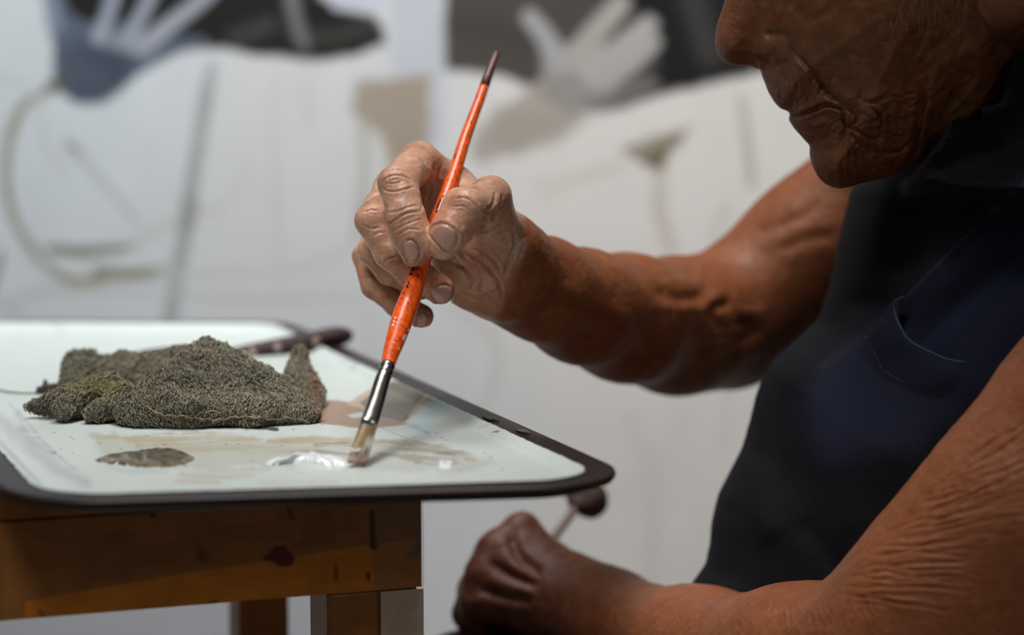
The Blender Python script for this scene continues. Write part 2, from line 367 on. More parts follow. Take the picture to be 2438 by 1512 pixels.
CY = 2.02
def on_y(u, v, y):
    r = FW+(u-CU)/FPX*RT-(v-CV)/FPX*UP; return CAM+r*((y-CAM[1])/r[1])
c0, c1, c2_ = on_y(-420, -420, CY), on_y(2860, -420, CY), on_y(-420, 2500, CY)
Vc, Fc = quadgrid(c0, c1-c0, np.array([0, 0, c2_[2]-c0[2]]), 560, 500)
PXc = proj(Vc)[:, :2]
DK, DK2, GR, OL = (36, 36, 35), (64, 62, 60), (168, 172, 172), (126, 123, 102)
WARM = (196, 192, 188)
ops = [
 ('poly', [(1100, -500), (3000, -500), (3000, 2600), (1500, 2600), (1300, 1200), (1200, 600)], (202, 199, 195), 160, .8),
 ('poly', [(-500, -500), (500, -500), (420, 800), (-500, 900)], (186, 194, 199), 200, .7),
 ('poly', [(-500, 1150), (900, 1150), (1000, 2600), (-500, 2600)], (160, 162, 167), 120, .8),
 # dark field above the white forms
 ('poly', [(110, -500), (745, -500), (760, -10), (800, 22), (880, 30), (915, 70), (915, 108), (850, 128), (790, 146), (700, 142), (600, 128), (500, 112), (420, 118), (300, 130), (190, 90), (130, 20)], DK, 9, 1, 8),
 ('line', [(880, 60), (780, 90), (700, 80)], 40, DK2, 20, .8), ('line', [(690, -60), (700, 30), (725, 110)], (40, 30, 20), (120, 120, 120), 14, .8),
 ('line', [(560, 90), (640, 60)], 40, (66, 66, 66), 22, .8),
 ('poly', [(1058, -500), (1058, 168), (1200, 180), (1330, 240), (1460, 268), (1540, 236), (1620, 214), (1720, 190), (1800, 172), (1900, 150), (2100, 120), (2100, -500)], (72, 69, 66), 9, 1, 6),
 ('poly', [(1500, -500), (1500, 10), (1560, 80), (1570, 150), (1530, 240), (1620, 212), (1800, 172), (2100, 120), (2100, -500)], (33, 33, 34), 14, 1, 6),
 ('line', [(1080, 60), (1240, 90)], 60, (64, 62, 60), 30, .7), ('line', [(1450, -80), (1330, 60)], 50, (70, 68, 66), 20, .8),
 ('line', [(1640, -40), (1690, 130)], 60, (62, 61, 60), 26, .8),
 # pale block between the dark fields
 ('poly', [(915, -500), (1056, -500), (1056, 300), (1030, 420), (960, 420), (930, 130)], (176, 180, 188), 10, .9, 6),
 ('line', [(800, 2), (900, 8)], 30, (176, 182, 198), 8, .9),
 ('poly', [(868, 190), (1024, 180), (1022, 310), (1000, 420), (940, 420), (900, 330), (840, 260), (850, 200)], (146, 134, 117), 14, .9, 10),
 ('line', [(860, 220), (868, 420), (850, 560)], (26, 20, 30), (150, 146, 132), 12, .7), ('line', [(905, 320), (915, 420)], 16, (186, 182, 176), 8, .7),
 # blue grey painted hand, fingers up
 ('poly', [(78, -500), (118, 40), (128, 120), (126, 185), (146, 222), (190, 246), (240, 244), (278, 222), (312, 192), (352, 166), (392, 140), (450, 118), (505, 108), (480, 88), (420, 90), (360, 100), (330, 60), (300, 50), (250, 62), (170, 40), (140, -60), (130, -500)], (84, 92, 106), 7, 1, 5),
 ('poly', [(150, 130), (200, 90), (300, 100), (330, 150), (290, 210), (240, 240), (180, 232)], (62, 69, 82), 26, .9, 8),
 ('line', [(170, 150), (230, 200)], 60, (76, 82, 95), 26, .8),
 ('line', [(235, 90), (262, 20), (285, -80)], (36, 30, 32), (140, 147, 160), 8, 1), ('line', [(300, 95), (345, 20), (385, -80)], (34, 30, 30), (140, 146, 158), 8, 1),
 ('line', [(335, 112), (410, 55), (500, -20), (560, -100)], (44, 34, 34), (146, 150, 160), 8, 1), ('line', [(130, 60), (118, 0), (104, -80)], (40, 34, 30), (120, 130, 146), 8, .9),
 ('line', [(270, 100), (350, 118)], 34, (134, 137, 146), 14, .8),
 # grey painted hand in the middle
 ('line', [(1395, 170), (1310, 250), (1180, 330), (1150, 360)], (150, 124, 96, 60), (158, 151, 144), 12, 1),
 ('poly', [(1290, 110), (1350, 105), (1440, 130), (1470, 190), (1450, 250), (1360, 280), (1290, 240)], (136, 132, 129), 12, 1, 5),
 ('line', [(1330, 150), (1300, 90), (1262, 42)], (56, 46, 40), (150, 150, 152), 10, 1), ('line', [(1370, 140), (1420, 75), (1478, 8)], (62, 56, 44), (156, 152, 148), 10, 1),
 ('line', [(1410, 170), (1480, 115), (1545, 58)], (62, 54, 42), (160, 157, 155), 10, 1), ('line', [(1430, 195), (1500, 150), (1556, 100)], (56, 46, 36), (156, 154, 152), 10, 1),
 ('line', [(1420, 250), (1500, 215), (1556, 200)], (44, 34, 26), (112, 111, 110), 12, .9),
 ('poly', [(1180, 250), (1280, 270), (1400, 280), (1330, 340), (1220, 370), (1170, 340)], (150, 143, 135), 16, .8, 8),
 # brown marks and brush strokes on the white
 ('poly', [(1478, 356), (1560, 328), (1648, 300), (1606, 352), (1580, 415), (1530, 392)], (104, 93, 74), 10, .95, 8),
 ('line', [(1575, 410), (1570, 500), (1600, 600)], (18, 34, 26), (160, 151, 140), 12, .6), ('line', [(1765, 230), (1780, 340), (1790, 440)], (14, 24, 20), (150, 142, 130), 10, .7),
 ('line', [(1730, 500), (1700, 560)], 30, (180, 174, 165), 14, .6), ('line', [(1640, 300), (1480, 380), (1300, 470)], (14, 20, 30), (184, 178, 172), 14, .5), ('line', [(1280, 440), (1480, 400)], 24, (182, 178, 173), 14, .5),
 ('line', [(134, 212), (62, 246), (26, 320), (14, 420), (30, 510), (66, 580), (120, 640), (190, 672), (270, 655), (380, 650)], (16, 24, 22, 20, 18, 20, 24, 20), OL, 7, .85, 3),
 ('line', [(118, 592), (200, 600), (310, 588)], (22, 26, 18), (116, 113, 92), 7, .9, 3), ('line', [(230, 640), (300, 655), (390, 645)], (18, 24, 18), (120, 117, 96), 8, .8, 3), ('line', [(165, 676), (235, 668)], 22, (134, 132, 112), 8, .8),
 ('line', [(310, 588), (430, 520), (520, 500)], (26, 14), (174, 174, 165), 12, .7), ('line', [(118, 205), (150, 190)], 24, (78, 74, 62), 8, .9),
 ('line', [(505, 160), (486, 260), (466, 380), (448, 500), (432, 600), (405, 760)], (22, 34, 34, 38, 40, 34), (146, 150, 150), 8, .9, 3), ('line', [(455, 480), (445, 540)], 34, (138, 140, 134), 10, .8), ('line', [(490, 215), (485, 270)], 30, (146, 152, 153), 10, .7),
 ('line', [(168, 345), (250, 440), (330, 530)], (22, 16, 12), (156, 160, 161), 9, .7), ('line', [(165, 345), (180, 360)], 26, (150, 154, 154), 8, .8), ('line', [(90, 240), (110, 350), (160, 420)], (14, 20, 12), (172, 177, 178), 10, .7),
 ('line', [(380, 655), (600, 650), (720, 640), (830, 590), (850, 540)], (22, 14, 10, 14, 22), (180, 180, 178), 10, .8), ('line', [(0, 730), (120, 690), (260, 690), (600, 712), (850, 706)], (16, 22, 14, 12), (176, 176, 173), 9, .8),
 ('line', [(660, 170), (650, 330), (665, 560), (670, 700)], (16, 22, 16), (186, 186, 183), 12, .8), ('line', [(600, 400), (540, 480)], 20, (184, 184, 180), 12, .6), ('line', [(730, 200), (740, 300)], 24, (184, 184, 180), 14, .6),
 ('line', [(-200, 170), (0, 190), (80, 215)], (20, 14), (174, 180, 184), 12, .7), ('line', [(-40, 740), (-8, 640), (0, 600)], (18, 18, 12), (110, 110, 112), 8, .9), ('line', [(0, 720), (60, 755)], 12, (160, 160, 158), 8, .6),
 ('line', [(1060, 730), (1170, 790), (1180, 900), (1140, 1010)], (20, 30, 26, 20), (180, 178, 175), 14, .7), ('line', [(870, 700), (880, 860)], 20, (186, 185, 183), 12, .6),
 ('line', [(1500, 1000), (1560, 1150), (1540, 1400)], 40, (190, 187, 183), 22, .7), ('line', [(1300, 1200), (1500, 1160), (1640, 980)], 30, (194, 190, 186), 20, .6), ('line', [(1740, 900), (1720, 1060)], 30, (190, 186, 182), 16, .6),
]
Cc = paint(PXc, srgb(193, 194, 196), ops)
Cc *= (1+.035*noise2(PXc, 1/90., 4, 77))[:, None]
CANVAS = mat('painted_canvas', attr=True, rough=.85, spec=.03, bump=[('noise', 300, .15, .0006)])
pv = [Vc, Vc[[0, 559, 560*500-1, 560*499]]+np.array([0, .035, 0])]; 
canvas = new_mesh('painting', Vc, Fc, CANVAS, colors=Cc)
tag(canvas, 'large white canvas with dark fields and two grey painted hands, behind the painter', 'painting')
fr = MB(); tl, br = Vc[0], Vc[-1]; W_, H_ = br[0]-tl[0], tl[2]-br[2]
fr.box((tl[0], CY+.002, br[2]), (W_, 0, 0), (0, .03, 0), (0, 0, .05)); fr.box((tl[0], CY+.002, tl[2]-.05), (W_, 0, 0), (0, .03, 0), (0, 0, .05))
fr.box((tl[0], CY+.002, br[2]), (.05, 0, 0), (0, .03, 0), (0, 0, H_)); fr.box((br[0]-.05, CY+.002, br[2]), (.05, 0, 0), (0, .03, 0), (0, 0, H_))
fr.build('stretcher', mat('pine', srgb(190, 160, 115), rough=.7), canvas, smooth=False)
# ================================================================ the painter
def skin_gloss(nt, b):     # oily hand, drier arms and face
    a = [n for n in nt.nodes if n.type == 'ATTRIBUTE'][0]; r = nt.nodes.new('ShaderNodeMapRange')
    r.inputs[3].default_value = .52; r.inputs[4].default_value = .33
    nt.links.new(a.outputs['Alpha'], r.inputs[0]); nt.links.new(r.outputs[0], b.inputs['Roughness'])
SKIN = mat('skin', attr=True, rough=.47, spec=.36, sss=.05,
           noise=[(38, .30, srgb(110, 58, 34)), (150, .15, srgb(190, 140, 110)), (420, .25, srgb(110, 62, 45))],
           bump=[('voronoi', 680, .22, .0006), ('noise', 260, .4, .0012), ('voronoi', 260, .24, .0012, (.4, .6, .2), (1, .4, 1)), ('noise', 420, .32, .0009, (0, .5, .3), (1, .25, 1))],
           extra=lambda nt, b: skin_gloss(nt, b))
MM = .001
def hc(x, y, d): return pt(780+x/2.907, 300+y/2.907, d)
prims = []
A = prims.append
# --- far (right) arm: upper arm, forearm, wrist
S0, S1, S2 = pt(2260, 330, 1.43), pt(1925, 600, 1.45), pt(1738, 762, 1.45)
A(Cone(S0, S1, .052, .0365, .02)); A(Cone(S1, S2, .0365, .0345, .03))
A(Cone(S2, pt(1610, 776, 1.415), .0345, .0365, .03))
A(Cone(pt(1610, 776, 1.415), pt(1490, 757, 1.365), .0365, .0325, .02))
A(Cone(pt(1490, 757, 1.365), pt(1385, 730, 1.32), .0325, .0275, .02))
A(Cone(pt(1385, 730, 1.32), pt(1290, 688, 1.28), .0275, .0235, .02))
A(Cone(pt(1290, 688, 1.28), pt(1212, 652, 1.252), .0235, .0215, .02))
# tendons and the ulna ridge on the forearm
A(Cone(pt(1255, 648, 1.245), pt(1480, 730, 1.335), .0045, .009, .012))
A(Cone(pt(1480, 730, 1.335), pt(1640, 745, 1.38), .009, .010, .016))
A(Cone(pt(1640, 742, 1.385), pt(1745, 690, 1.42), .008, .010, .012))
A(Cone(pt(1252, 590, 1.24), pt(1330, 628, 1.275), .006, .007, .010))
A(Cone(pt(1655, 745, 1.405), pt(1735, 835, 1.42), .0045, .004, .006))
A(Cone(pt(1740, 690, 1.415), pt(1785, 735, 1.42), .0045, .004, .006))
# --- right hand: palm
W0 = hc(1235, 990, 1.248)
MI, MM_, MR, MP = hc(632, 250, 1.236), hc(445, 435, 1.256), hc(430, 610, 1.272), hc(430, 780, 1.284)
A(Cone(W0, hc(1180, 860, 1.24), .0210, .0185, .012))
A(Cone(hc(1290, 860, 1.25), hc(870, 420, 1.246), .0150, .0098, .010)); A(Cone(hc(870, 420, 1.246), MI, .0098, .0102, .008))
A(Cone(W0, MM_, .0175, .0095, .012)); A(Cone(hc(1230, 1020, 1.26), MR, .0180, .0095, .012)); A(Cone(hc(1200, 1080, 1.27), MP, .0180, .0090, .012))
A(Cone(hc(1150, 1060, 1.247), hc(960, 1075, 1.250), .0165, .0120, .014))         # heel of the palm
A(Cone(hc(1180, 880, 1.232), hc(1040, 800, 1.222), .0170, .0130, .012))           # thenar
A(Cone(hc(1150, 1090, 1.243), hc(900, 930, 1.250), .0100, .0110, .010))
# --- thumb
TM, TI, TT = hc(1128, 492, 1.206), hc(945, 590, 1.180), hc(800, 815, 1.1775)
A(Cone(hc(1215, 800, 1.232), hc(1140, 640, 1.215), .0130, .0102, .010)); A(Cone(hc(1140, 640, 1.215), TM, .0102, .0094, .008))
A(Cone(TM, hc(1040, 545, 1.190), .0094, .0084, .006)); A(Cone(hc(1040, 545, 1.190), TI, .0084, .0095, .006))
A(Cone(TI, hc(858, 715, 1.1765), .0094, .0088, .005)); A(Cone(hc(858, 715, 1.1765), TT, .0090, .0080, .006))
A(Cone(hc(900, 520, 1.182), hc(965, 530, 1.178), .0052, .0056, .006))               # knuckle
A(Cone(hc(960, 520, 1.24), hc(1080, 470, 1.224), .0060, .0080, .010))             # web to the back of the hand
# --- index finger
IP, ID, IT = hc(492, 408, 1.195), hc(545, 640, 1.184), hc(608, 868, 1.1835)
A(Cone(MI, hc(560, 320, 1.214), .0098, .0088, .004)); A(Cone(hc(560, 320, 1.214), IP, .0088, .0092, .004))
A(Cone(IP, hc(520, 520, 1.188), .0092, .0084, .004)); A(Cone(hc(520, 520, 1.188), ID, .0084, .0088, .004))
A(Cone(ID, hc(580, 760, 1.183), .0088, .0091, .004)); A(Cone(hc(580, 760, 1.183), IT, .0091, .0076, .004))
A(Ell(hc(455, 372, 1.192), (RT, UP, FW), (.0062, .0055, .006), .004))
# --- middle finger
PM, DM = hc(318, 655, 1.212), hc(440, 880, 1.208)
A(Cone(MM_, hc(360, 560, 1.232), .0090, .0080, .003)); A(Cone(hc(360, 560, 1.232), PM, .0080, .0090, .003))
A(Cone(PM, hc(375, 770, 1.210), .0088, .0078, .003)); A(Cone(hc(375, 770, 1.210), DM, .0078, .0082, .003))
A(Cone(DM, hc(590, 1010, 1.212), .0082, .0080, .003)); A(Cone(hc(590, 1010, 1.212), hc(775, 1135, 1.217), .0080, .0072, .003))
# --- ring finger
PR, DR = hc(318, 860, 1.232), hc(430, 1000, 1.230)
A(Cone(MR, PR, .0088, .0082, .002)); A(Cone(PR, DR, .0080, .0074, .002)); A(Cone(DR, hc(650, 1110, 1.238), .0074, .0068, .002))
# --- little finger
PP, DP = hc(272, 900, 1.250), hc(325, 1105, 1.243)
A(Cone(MP, PP, .0080, .0074, .002)); A(Cone(PP, DP, .0073, .0068, .002)); A(Cone(DP, hc(480, 1235, 1.240), .0066, .0064, .002)); A(Cone(hc(480, 1235, 1.240), hc(650, 1315, 1.238), .0064, .0061, .002))
# --- near (left) arm
E0 = pt(2150, 1590, 1.135)
A(Cone(pt(2860, 760, 1.11), pt(2640, 1031, 1.112), .055, .053, .02)); A(Cone(pt(2640, 1031, 1.112), pt(2452, 1251, 1.115), .053, .051, .02)); A(Cone(pt(2452, 1251, 1.115), pt(2272, 1462, 1.125), .051, .048, .02)); A(Cone(pt(2272, 1462, 1.125), E0, .048, .0455, .03))
A(Cone(E0, pt(1900, 1592, 1.19), .0445, .0385, .02)); A(Cone(pt(1900, 1592, 1.19), pt(1660, 1562, 1.275), .0375, .0335, .02))
A(Cone(pt(1660, 1562, 1.275), pt(1440, 1478, 1.36), .0325, .0265, .02)); A(Cone(pt(1440, 1478, 1.36), pt(1350, 1440, 1.375), .0262, .027, .02))
# --- left fist holding a stick
def f(u, v, d): return pt(u, v, d)
KI, KM, KR, KP = f(1243, 1262, 1.392), f(1182, 1306, 1.385), f(1150, 1366, 1.378), f(1136, 1436, 1.375)
for kk, r in ((KI, .0102), (KM, .0106), (KR, .0102), (KP, .0095)):
    A(Cone(pt(1360, 1445, 1.382), kk, .0210, r, .014))
for kk, (mu, mv, md), (tu, tv, td), r in ((KI, (1205, 1345, 1.352), (1275, 1395, 1.36), .0098), (KM, (1165, 1395, 1.348), (1240, 1440, 1.355), .0098),
                                          (KR, (1150, 1452, 1.346), (1225, 1482, 1.352), .0094), (KP, (1165, 1500, 1.350), (1230, 1512, 1.355), .0086)):
    pass
    A(Cone(kk, f(mu-35, mv+8, md+.045), r, r*.95, .004)); A(Cone(f(mu-35, mv+8, md+.045), f(tu, tv, td+.06), r*.95, r*.85, .004))
A(Cone(f(1370, 1420, 1.40), f(1318, 1335, 1.415), .0125, .0105, .010)); A(Cone(f(1318, 1335, 1.415), f(1268, 1300, 1.42), .0100, .0088, .006))   # thumb lying over the stick

# --- head: half thickness over the profile plane
HO = pt(2000, 250, 1.23); HAL = unit(HO-CAM); HAX = unit(RT-HAL*(RT@HAL)); HAY = np.cross(HAL, HAX)   # ay points down in the picture
if HAY@UP > 0: HAY = -HAY
def hp(pts, H=0.0):
    out = []
    for (u, v) in pts:
        r = FW+(u-CU)/FPX*RT-(v-CV)/FPX*UP
        o = HO-HAL*H; t = ((o-CAM)@HAL)/(r@HAL); q = CAM+r*t-o
        out.append((q@HAX, q@HAY))
    return np.array(out)
st = .00055; u0, v0 = hp([(1660, -700)])[0]; u1, v1 = hp([(2900, 640)])[0]
gx = np.arange(u0, u1, st); gy = np.arange(v0, v1, st); GX, GY = np.meshgrid(gx, gy); UV = np.c_[GX.ravel(), GY.ravel()]
face = [(1790, 100), (1775, 0), (1762, -80), (1754, -130), (1735, -180), (1738, -260), (1772, -380), (1850, -490), (1960, -570), (2100, -620), (2280, -640),
        (2450, -610), (2620, -530), (2740, -400), (2800, -240), (2810, -80), (2790, 60), (2770, 180), (2800, 330), (2850, 500), (2700, 620), (2420, 620), (2310, 520), (2240, 430), (2190, 404), (2159, 407), (2122, 421),
        (2084, 430), (2053, 437), (2022, 446), (1994, 449), (1963, 437), (1943, 413), (1932, 389), (1927, 365), (1927, 347), (1915, 334), (1896, 312),
        (1884, 296), (1878, 284), (1880, 275), (1877, 266), (1857, 257), (1839.5, 237), (1829, 217), (1822, 199.5), (1816, 184), (1812, 168), (1804, 140)]
nose = [(1757, -130), (1742, -60), (1726, 0), (1710.5, 51.6), (1703.6, 89), (1705, 117), (1714, 138), (1729, 151), (1750, 156.5), (1771, 157), (1790, 160), (1812, 166), (1850, 162), (1885, 148), (1900, 110),
        (1890, 50), (1870, -20), (1840, -90), (1800, -140)]
fp, npoly = catmull(hp(face), 3, closed=True), catmull(hp(nose), 3, closed=True)
def body_H(d, W, D, p, R, k=2.0):
    t = np.clip(d/D, 0, 1); g = 2*t-t*t; q2 = (W*g**p)**2; q1 = 2*R*np.minimum(d, D*.4)
    return np.where(d > 0, (np.maximum(q1, 0)**k+q2**k)**(1/k), 2*R*d)
dfc = poly_sd(UV, fp); dn = poly_sd(UV, npoly)
g = lambda c, sx, sy=None, H=0.0: np.exp(-(((UV-hp([c], H)[0])/np.array([sx, sy or sx])*[1, 1])**2).sum(1)/2)
Wf = .070*(1-.16*g((2000, 400), .034)-.10*g((1900, 200), .03)); Df = .112*(1-.15*g((2050, 380), .04))
Q = body_H(dfc, Wf, Df, .80, .009)
H = np.sqrt(np.maximum(Q, 0))
# neck narrower than the jaw
nk = hp([(2172, 420), (2195, 352), (2215, 290), (2225, 220), (2262, 160), (2350, 110), (2450, 60), (2560, 0), (2850, -40), (2900, 700), (2150, 700)], .045)
H = H-.0105*sstep(poly_sd(UV, nk), -.004, .012)
H = H-.022*sstep(poly_sd(UV, hp([(2385, 100), (2440, 70), (2560, 20), (2900, -30), (2900, 700), (2280, 700), (2320, 330), (2360, 200)], .05)), -.008, .014)
# broad forms: cheek, cheekbone, pouch beside the mouth, jowl, lips, chin pad
def bump(c, a, sx, sy=None, h=.045):
    global H
    H = H+a*g(c, sx, sy, h)
bump((2040, 110), .0045, .020, .018); bump((2000, 190), .0022, .012, .014, .04); bump((2085, 275), .0036, .0068, .0075); bump((2120, 395), .0030, .012, .006)
bump((1925, 300), .0028, .010, .0042, .015); bump((1900, 245), .0016, .009, .004, .012); bump((1985, 405), .0020, .012, .010, .02); bump((1880, 205), .0022, .010, .012, .018)
bump((2150, 320), .0028, .008, .012); bump((1830, -60), -.008, .014, .010, .03); bump((1855, -98), .0085, .0085, .0065, .03); bump((1845, -185), .005, .020, .006, .03); bump((2200, 150), -.0030, .018, .020, .05)
def c2(*p): return [(1640+x/2.907, y/2.907) for x, y in p]
creases = [  # points in the traced crop, depth, width, thickness of the head there
    (c2((700, 330), (790, 420), (880, 530), (980, 660), (1080, 735), (1165, 800)), .0030, .0016, .036),
    (c2((690, 782), (770, 790), (860, 762), (940, 728), (1010, 740), (1065, 772), (1080, 850), (1102, 880)), .0030, .0010, .020),
    (c2((1102, 880), (1060, 950), (1050, 1020)), .0016, .0009, .03), (c2((1085, 860), (1180, 915), (1305, 962), (1338, 870), (1310, 790), (1250, 740)), .0021, .0009, .042),
    (c2((1165, 800), (1150, 850), (1100, 880)), .0014, .0008, .038), (c2((1110, 905), (1200, 1010), (1330, 1060), (1450, 1062), (1540, 1000)), .0017, .0012, .045),
    (c2((1305, 962), (1320, 1060)), .0010, .0008, .045), (c2((1640, 600), (1615, 760), (1595, 900), (1590, 1020), (1540, 1130)), .0028, .0018, .050),
    (c2((1240, 720), (1330, 690), (1390, 650)), .0010, .0010, .048), (c2((1400, 700), (1380, 800), (1420, 900)), .0008, .0008, .048), (c2((1480, 720), (1450, 850), (1470, 980)), .0007, .0008, .048),
    (c2((1190, 620), (1180, 700)), .0008, .0009, .045), (c2((680, 0), (770, 90), (830, 170)), .0010, .0026, .030), (c2((850, 160), (900, 120), (1000, 60)), .0010, .002, .040),
    (c2((760, 860), (860, 895), (960, 870)), .0011, .0011, .015), (c2((850, 1010), (930, 1040), (1040, 1030)), .0012, .0020, .018), (c2((1075, 1090), (1060, 1200), (1070, 1260)), .0006, .0007, .03),
    (c2((1160, 1060), (1180, 1180), (1240, 1240)), .0009, .0008, .035), (c2((1300, 1090), (1330, 1180), (1400, 1210)), .0009, .0009, .04), (c2((1440, 1090), (1450, 1150)), .0009, .0009, .045),
    (c2((760, 560), (740, 640), (700, 740)), .0005, .0009, .02), (c2((860, 600), (830, 690), (820, 740)), .0005, .0009, .025), (c2((620, 560), (640, 650), (640, 730)), .0005, .0008, .012),
    (c2((1900, 560), (1800, 760), (1700, 900)), .0014, .0030, .045), (c2((2100, 500), (1980, 700), (1900, 760)), .0012, .0030, .045)]
creases += [([(1806, -88), (1835, -74), (1870, -72), (1905, -86)], .0024, .0011, .028), ([(1800, -112), (1840, -136), (1885, -132), (1915, -104)], .0020, .0014, .030), ([(1905, -86), (1935, -70), (1960, -60)], .0010, .0010, .040), ([(1905, -95), (1940, -95), (1965, -90)], .0008, .0010, .042), ([(1812, -50), (1850, -34), (1895, -44)], .0012, .0018, .028)]
_r = random.Random(21)
for i in range(115):      # fine wrinkles around the mouth corner, pouch and chin
    cx_, cy_ = _r.uniform(1990, 2190), _r.uniform(225, 425)
    if cy_ > 400 and cx_ > 2120: continue
    a = math.atan2(cy_-250, cx_-1985)+_r.uniform(-.5, .5)+(math.pi/2 if _r.random() < .35 else 0); L = _r.uniform(12, 42); b_ = _r.uniform(-.5, .5)
    creases.append(([(cx_, cy_), (cx_+L*.5*math.cos(a), cy_+L*.5*math.sin(a)), (cx_+L*math.cos(a+b_), cy_+L*math.sin(a+b_))], _r.uniform(.0003, .0009), _r.uniform(.0005, .0009), .044))
for i in range(40):
    cx_, cy_ = _r.uniform(1850, 1990), _r.uniform(170, 250); L = _r.uniform(10, 30); a = math.radians(_r.uniform(75, 125))
    creases.append(([(cx_, cy_), (cx_+L*math.cos(a), cy_+L*math.sin(a))], _r.uniform(.0002, .0005), .0007, .022))
for i in range(40):
    cx_, cy_ = _r.uniform(2180, 2380), _r.uniform(60, 300); L = _r.uniform(30, 90); a = math.radians(_r.uniform(105, 140))
    creases.append(([(cx_, cy_), (cx_+L*math.cos(a), cy_+L*math.sin(a))], _r.uniform(.0003, .0007), _r.uniform(.0009, .0016), .048))
for P, dep, wd, h0 in creases:
    P = catmull(hp(P, h0), 5); lo = P.min(0)-.012; hi = P.max(0)+.012; m = ((UV > lo) & (UV < hi)).all(1)
    d, t = seg_dist(UV[m], P); tap = np.clip(np.minimum(t, 1-t)*7, 0.15, 1)
    H[m] -= dep*tap*(np.exp(-(d/wd)**2)-.35*np.exp(-((d-2.2*wd)/(1.6*wd))**2))
H = H+.0004*noise2(UV, 140, 3, 4)*np.clip(dfc/.01, 0, 1)
keepH = np.clip(dfc/.006, 0, 1)
H0 = np.sqrt(np.maximum(Q, 0)); H = H0*(1-keepH)+np.maximum(H, .001)*keepH
Qf = np.where(dfc > 0, H*H, Q)
# nose
Hn = np.sqrt(np.maximum(body_H(dn, .0150, .018, .62, .0080), 0))
Hn = Hn+.0062*g((1862, 112), .0072, .0066, .015)-.0030*g((1792, 100), .005, .007, .012)+.0015*g((1735, 95), .007, .009, .008)
Qn = np.where(dn > 0, Hn**2, 2*.008*dn)
s_ = .00009; e_ = (Qf-Qn)/s_; Qm = np.maximum(Qf, Qn)+s_*np.log1p(np.exp(-np.abs(e_)))*.6*((dn > 0) & (dfc > 0))
d, _ = seg_dist(UV, catmull(hp(c2((560, 235), (640, 232), (705, 275), (722, 350), (690, 425), (620, 452)), .020), 5))
Hm = np.sqrt(np.maximum(Qm, 0))-.0019*np.exp(-(d/.0019)**2)-.0008*np.exp(-(d/.004)**2); Qm = np.where(Qm > 0, np.maximum(Hm, 0)**2, Qm)
head = Relief(HO, HAX, HAY, st, u0, v0, Qm.reshape(GX.shape), k=.012)
A(head)
def hpt(u, v, Hh):
    r = FW+(u-CU)/FPX*RT-(v-CV)/FPX*UP; o = HO-HAL*Hh; return CAM+r*(((o-CAM)@HAL)/(r@HAL))
A(Ell(hpt(2392, 12, .072), (HAX, HAY, HAL), (.0125, .0115, .0055), .004)); A(Ell(hpt(2425, -110, .074), (HAX, HAY, HAL), (.018, .031, .006), .005))
A(Ell(hpt(2415, -110, .081), (HAX, HAY, HAL), (.010, .020, .005), .004, 'sub'))
for sg in (1, -1):      # nostrils
    c = hpt(1806, 141, .0155) if sg > 0 else hpt(1806, 141, -.0155)
    A(Ell(c, (unit(HAX+HAY*.22), unit(HAY-HAX*.22), HAL), (.0066, .0022, .0052), .0015, 'sub'))
allp = prims
V_, F_, off = [], [], 0
def grab(ps, lo, hi, h, skip=(), rl=1):
    global off
    v, q = surface(ps, lo, hi, h, skip=skip); v = relax(v, q, rl, .35); V_.append(v); F_.append(q+off); off += len(v)
    return len(v)
hbox = (np.array(pt(790, 760, 1.16))*0, 0)
hand_lo = np.array([-.115, 1.10, .84]); hand_hi = np.array([.012, 1.34, 1.06])
P_hand = prims[:]      # culling inside surface() keeps this cheap
import time; _t = time.time()
grab(P_hand, hand_lo, hand_hi, .00055)
face_lo = np.array([HO[0]-.075, 1.09, HO[2]-.055]); face_hi = np.array([HO[0]+.115, 1.30, HO[2]+.062])
grab(P_hand, face_lo, face_hi, .00062)
arm_lo = np.array([.115, 1.0, .69]); arm_hi = np.array([.29, 1.215, .885])
grab(P_hand, arm_lo, arm_hi, .0009)
grab(P_hand, [-.12, .98, .60], [.52, 1.62, 1.32], .0021, skip=[(hand_lo, hand_hi), (face_lo, face_hi), (arm_lo, arm_hi)])
V = np.concatenate(V_); F = np.concatenate(F_)
print('BODY', len(V), time.time()-_t)
# --- modelled creases of the hand and arms: pushed into the surface where it faces the viewer's side
N_ = normals(V, F); PX = proj(V); facing = -(N_@FW)
def crease(P, dep, wd, drange, lip=.35):
    P = catmull(P, 5) if len(P) > 2 else np.asarray(P, float)
    lo = P.min(0)-30; hi = P.max(0)+30
    m = np.where((PX[:, 0] > lo[0]) & (PX[:, 0] < hi[0]) & (PX[:, 1] > lo[1]) & (PX[:, 1] < hi[1]) & (PX[:, 2] > drange[0]) & (PX[:, 2] < drange[1]) & (facing > -.1))[0]
    if not len(m): return
    d, t = seg_dist(PX[m, :2], P); tap = np.clip(np.minimum(t, 1-t)*6, 0.1, 1)
    a = dep*tap*(np.exp(-(d/wd)**2)-lip*np.exp(-((d-2.3*wd)/(1.5*wd))**2))
    V[m] -= N_[m]*a[:, None]
def k1(*p): return [(780+x/2.907, 300+y/2.907) for x, y in p]
hd = (1.15, 1.30)
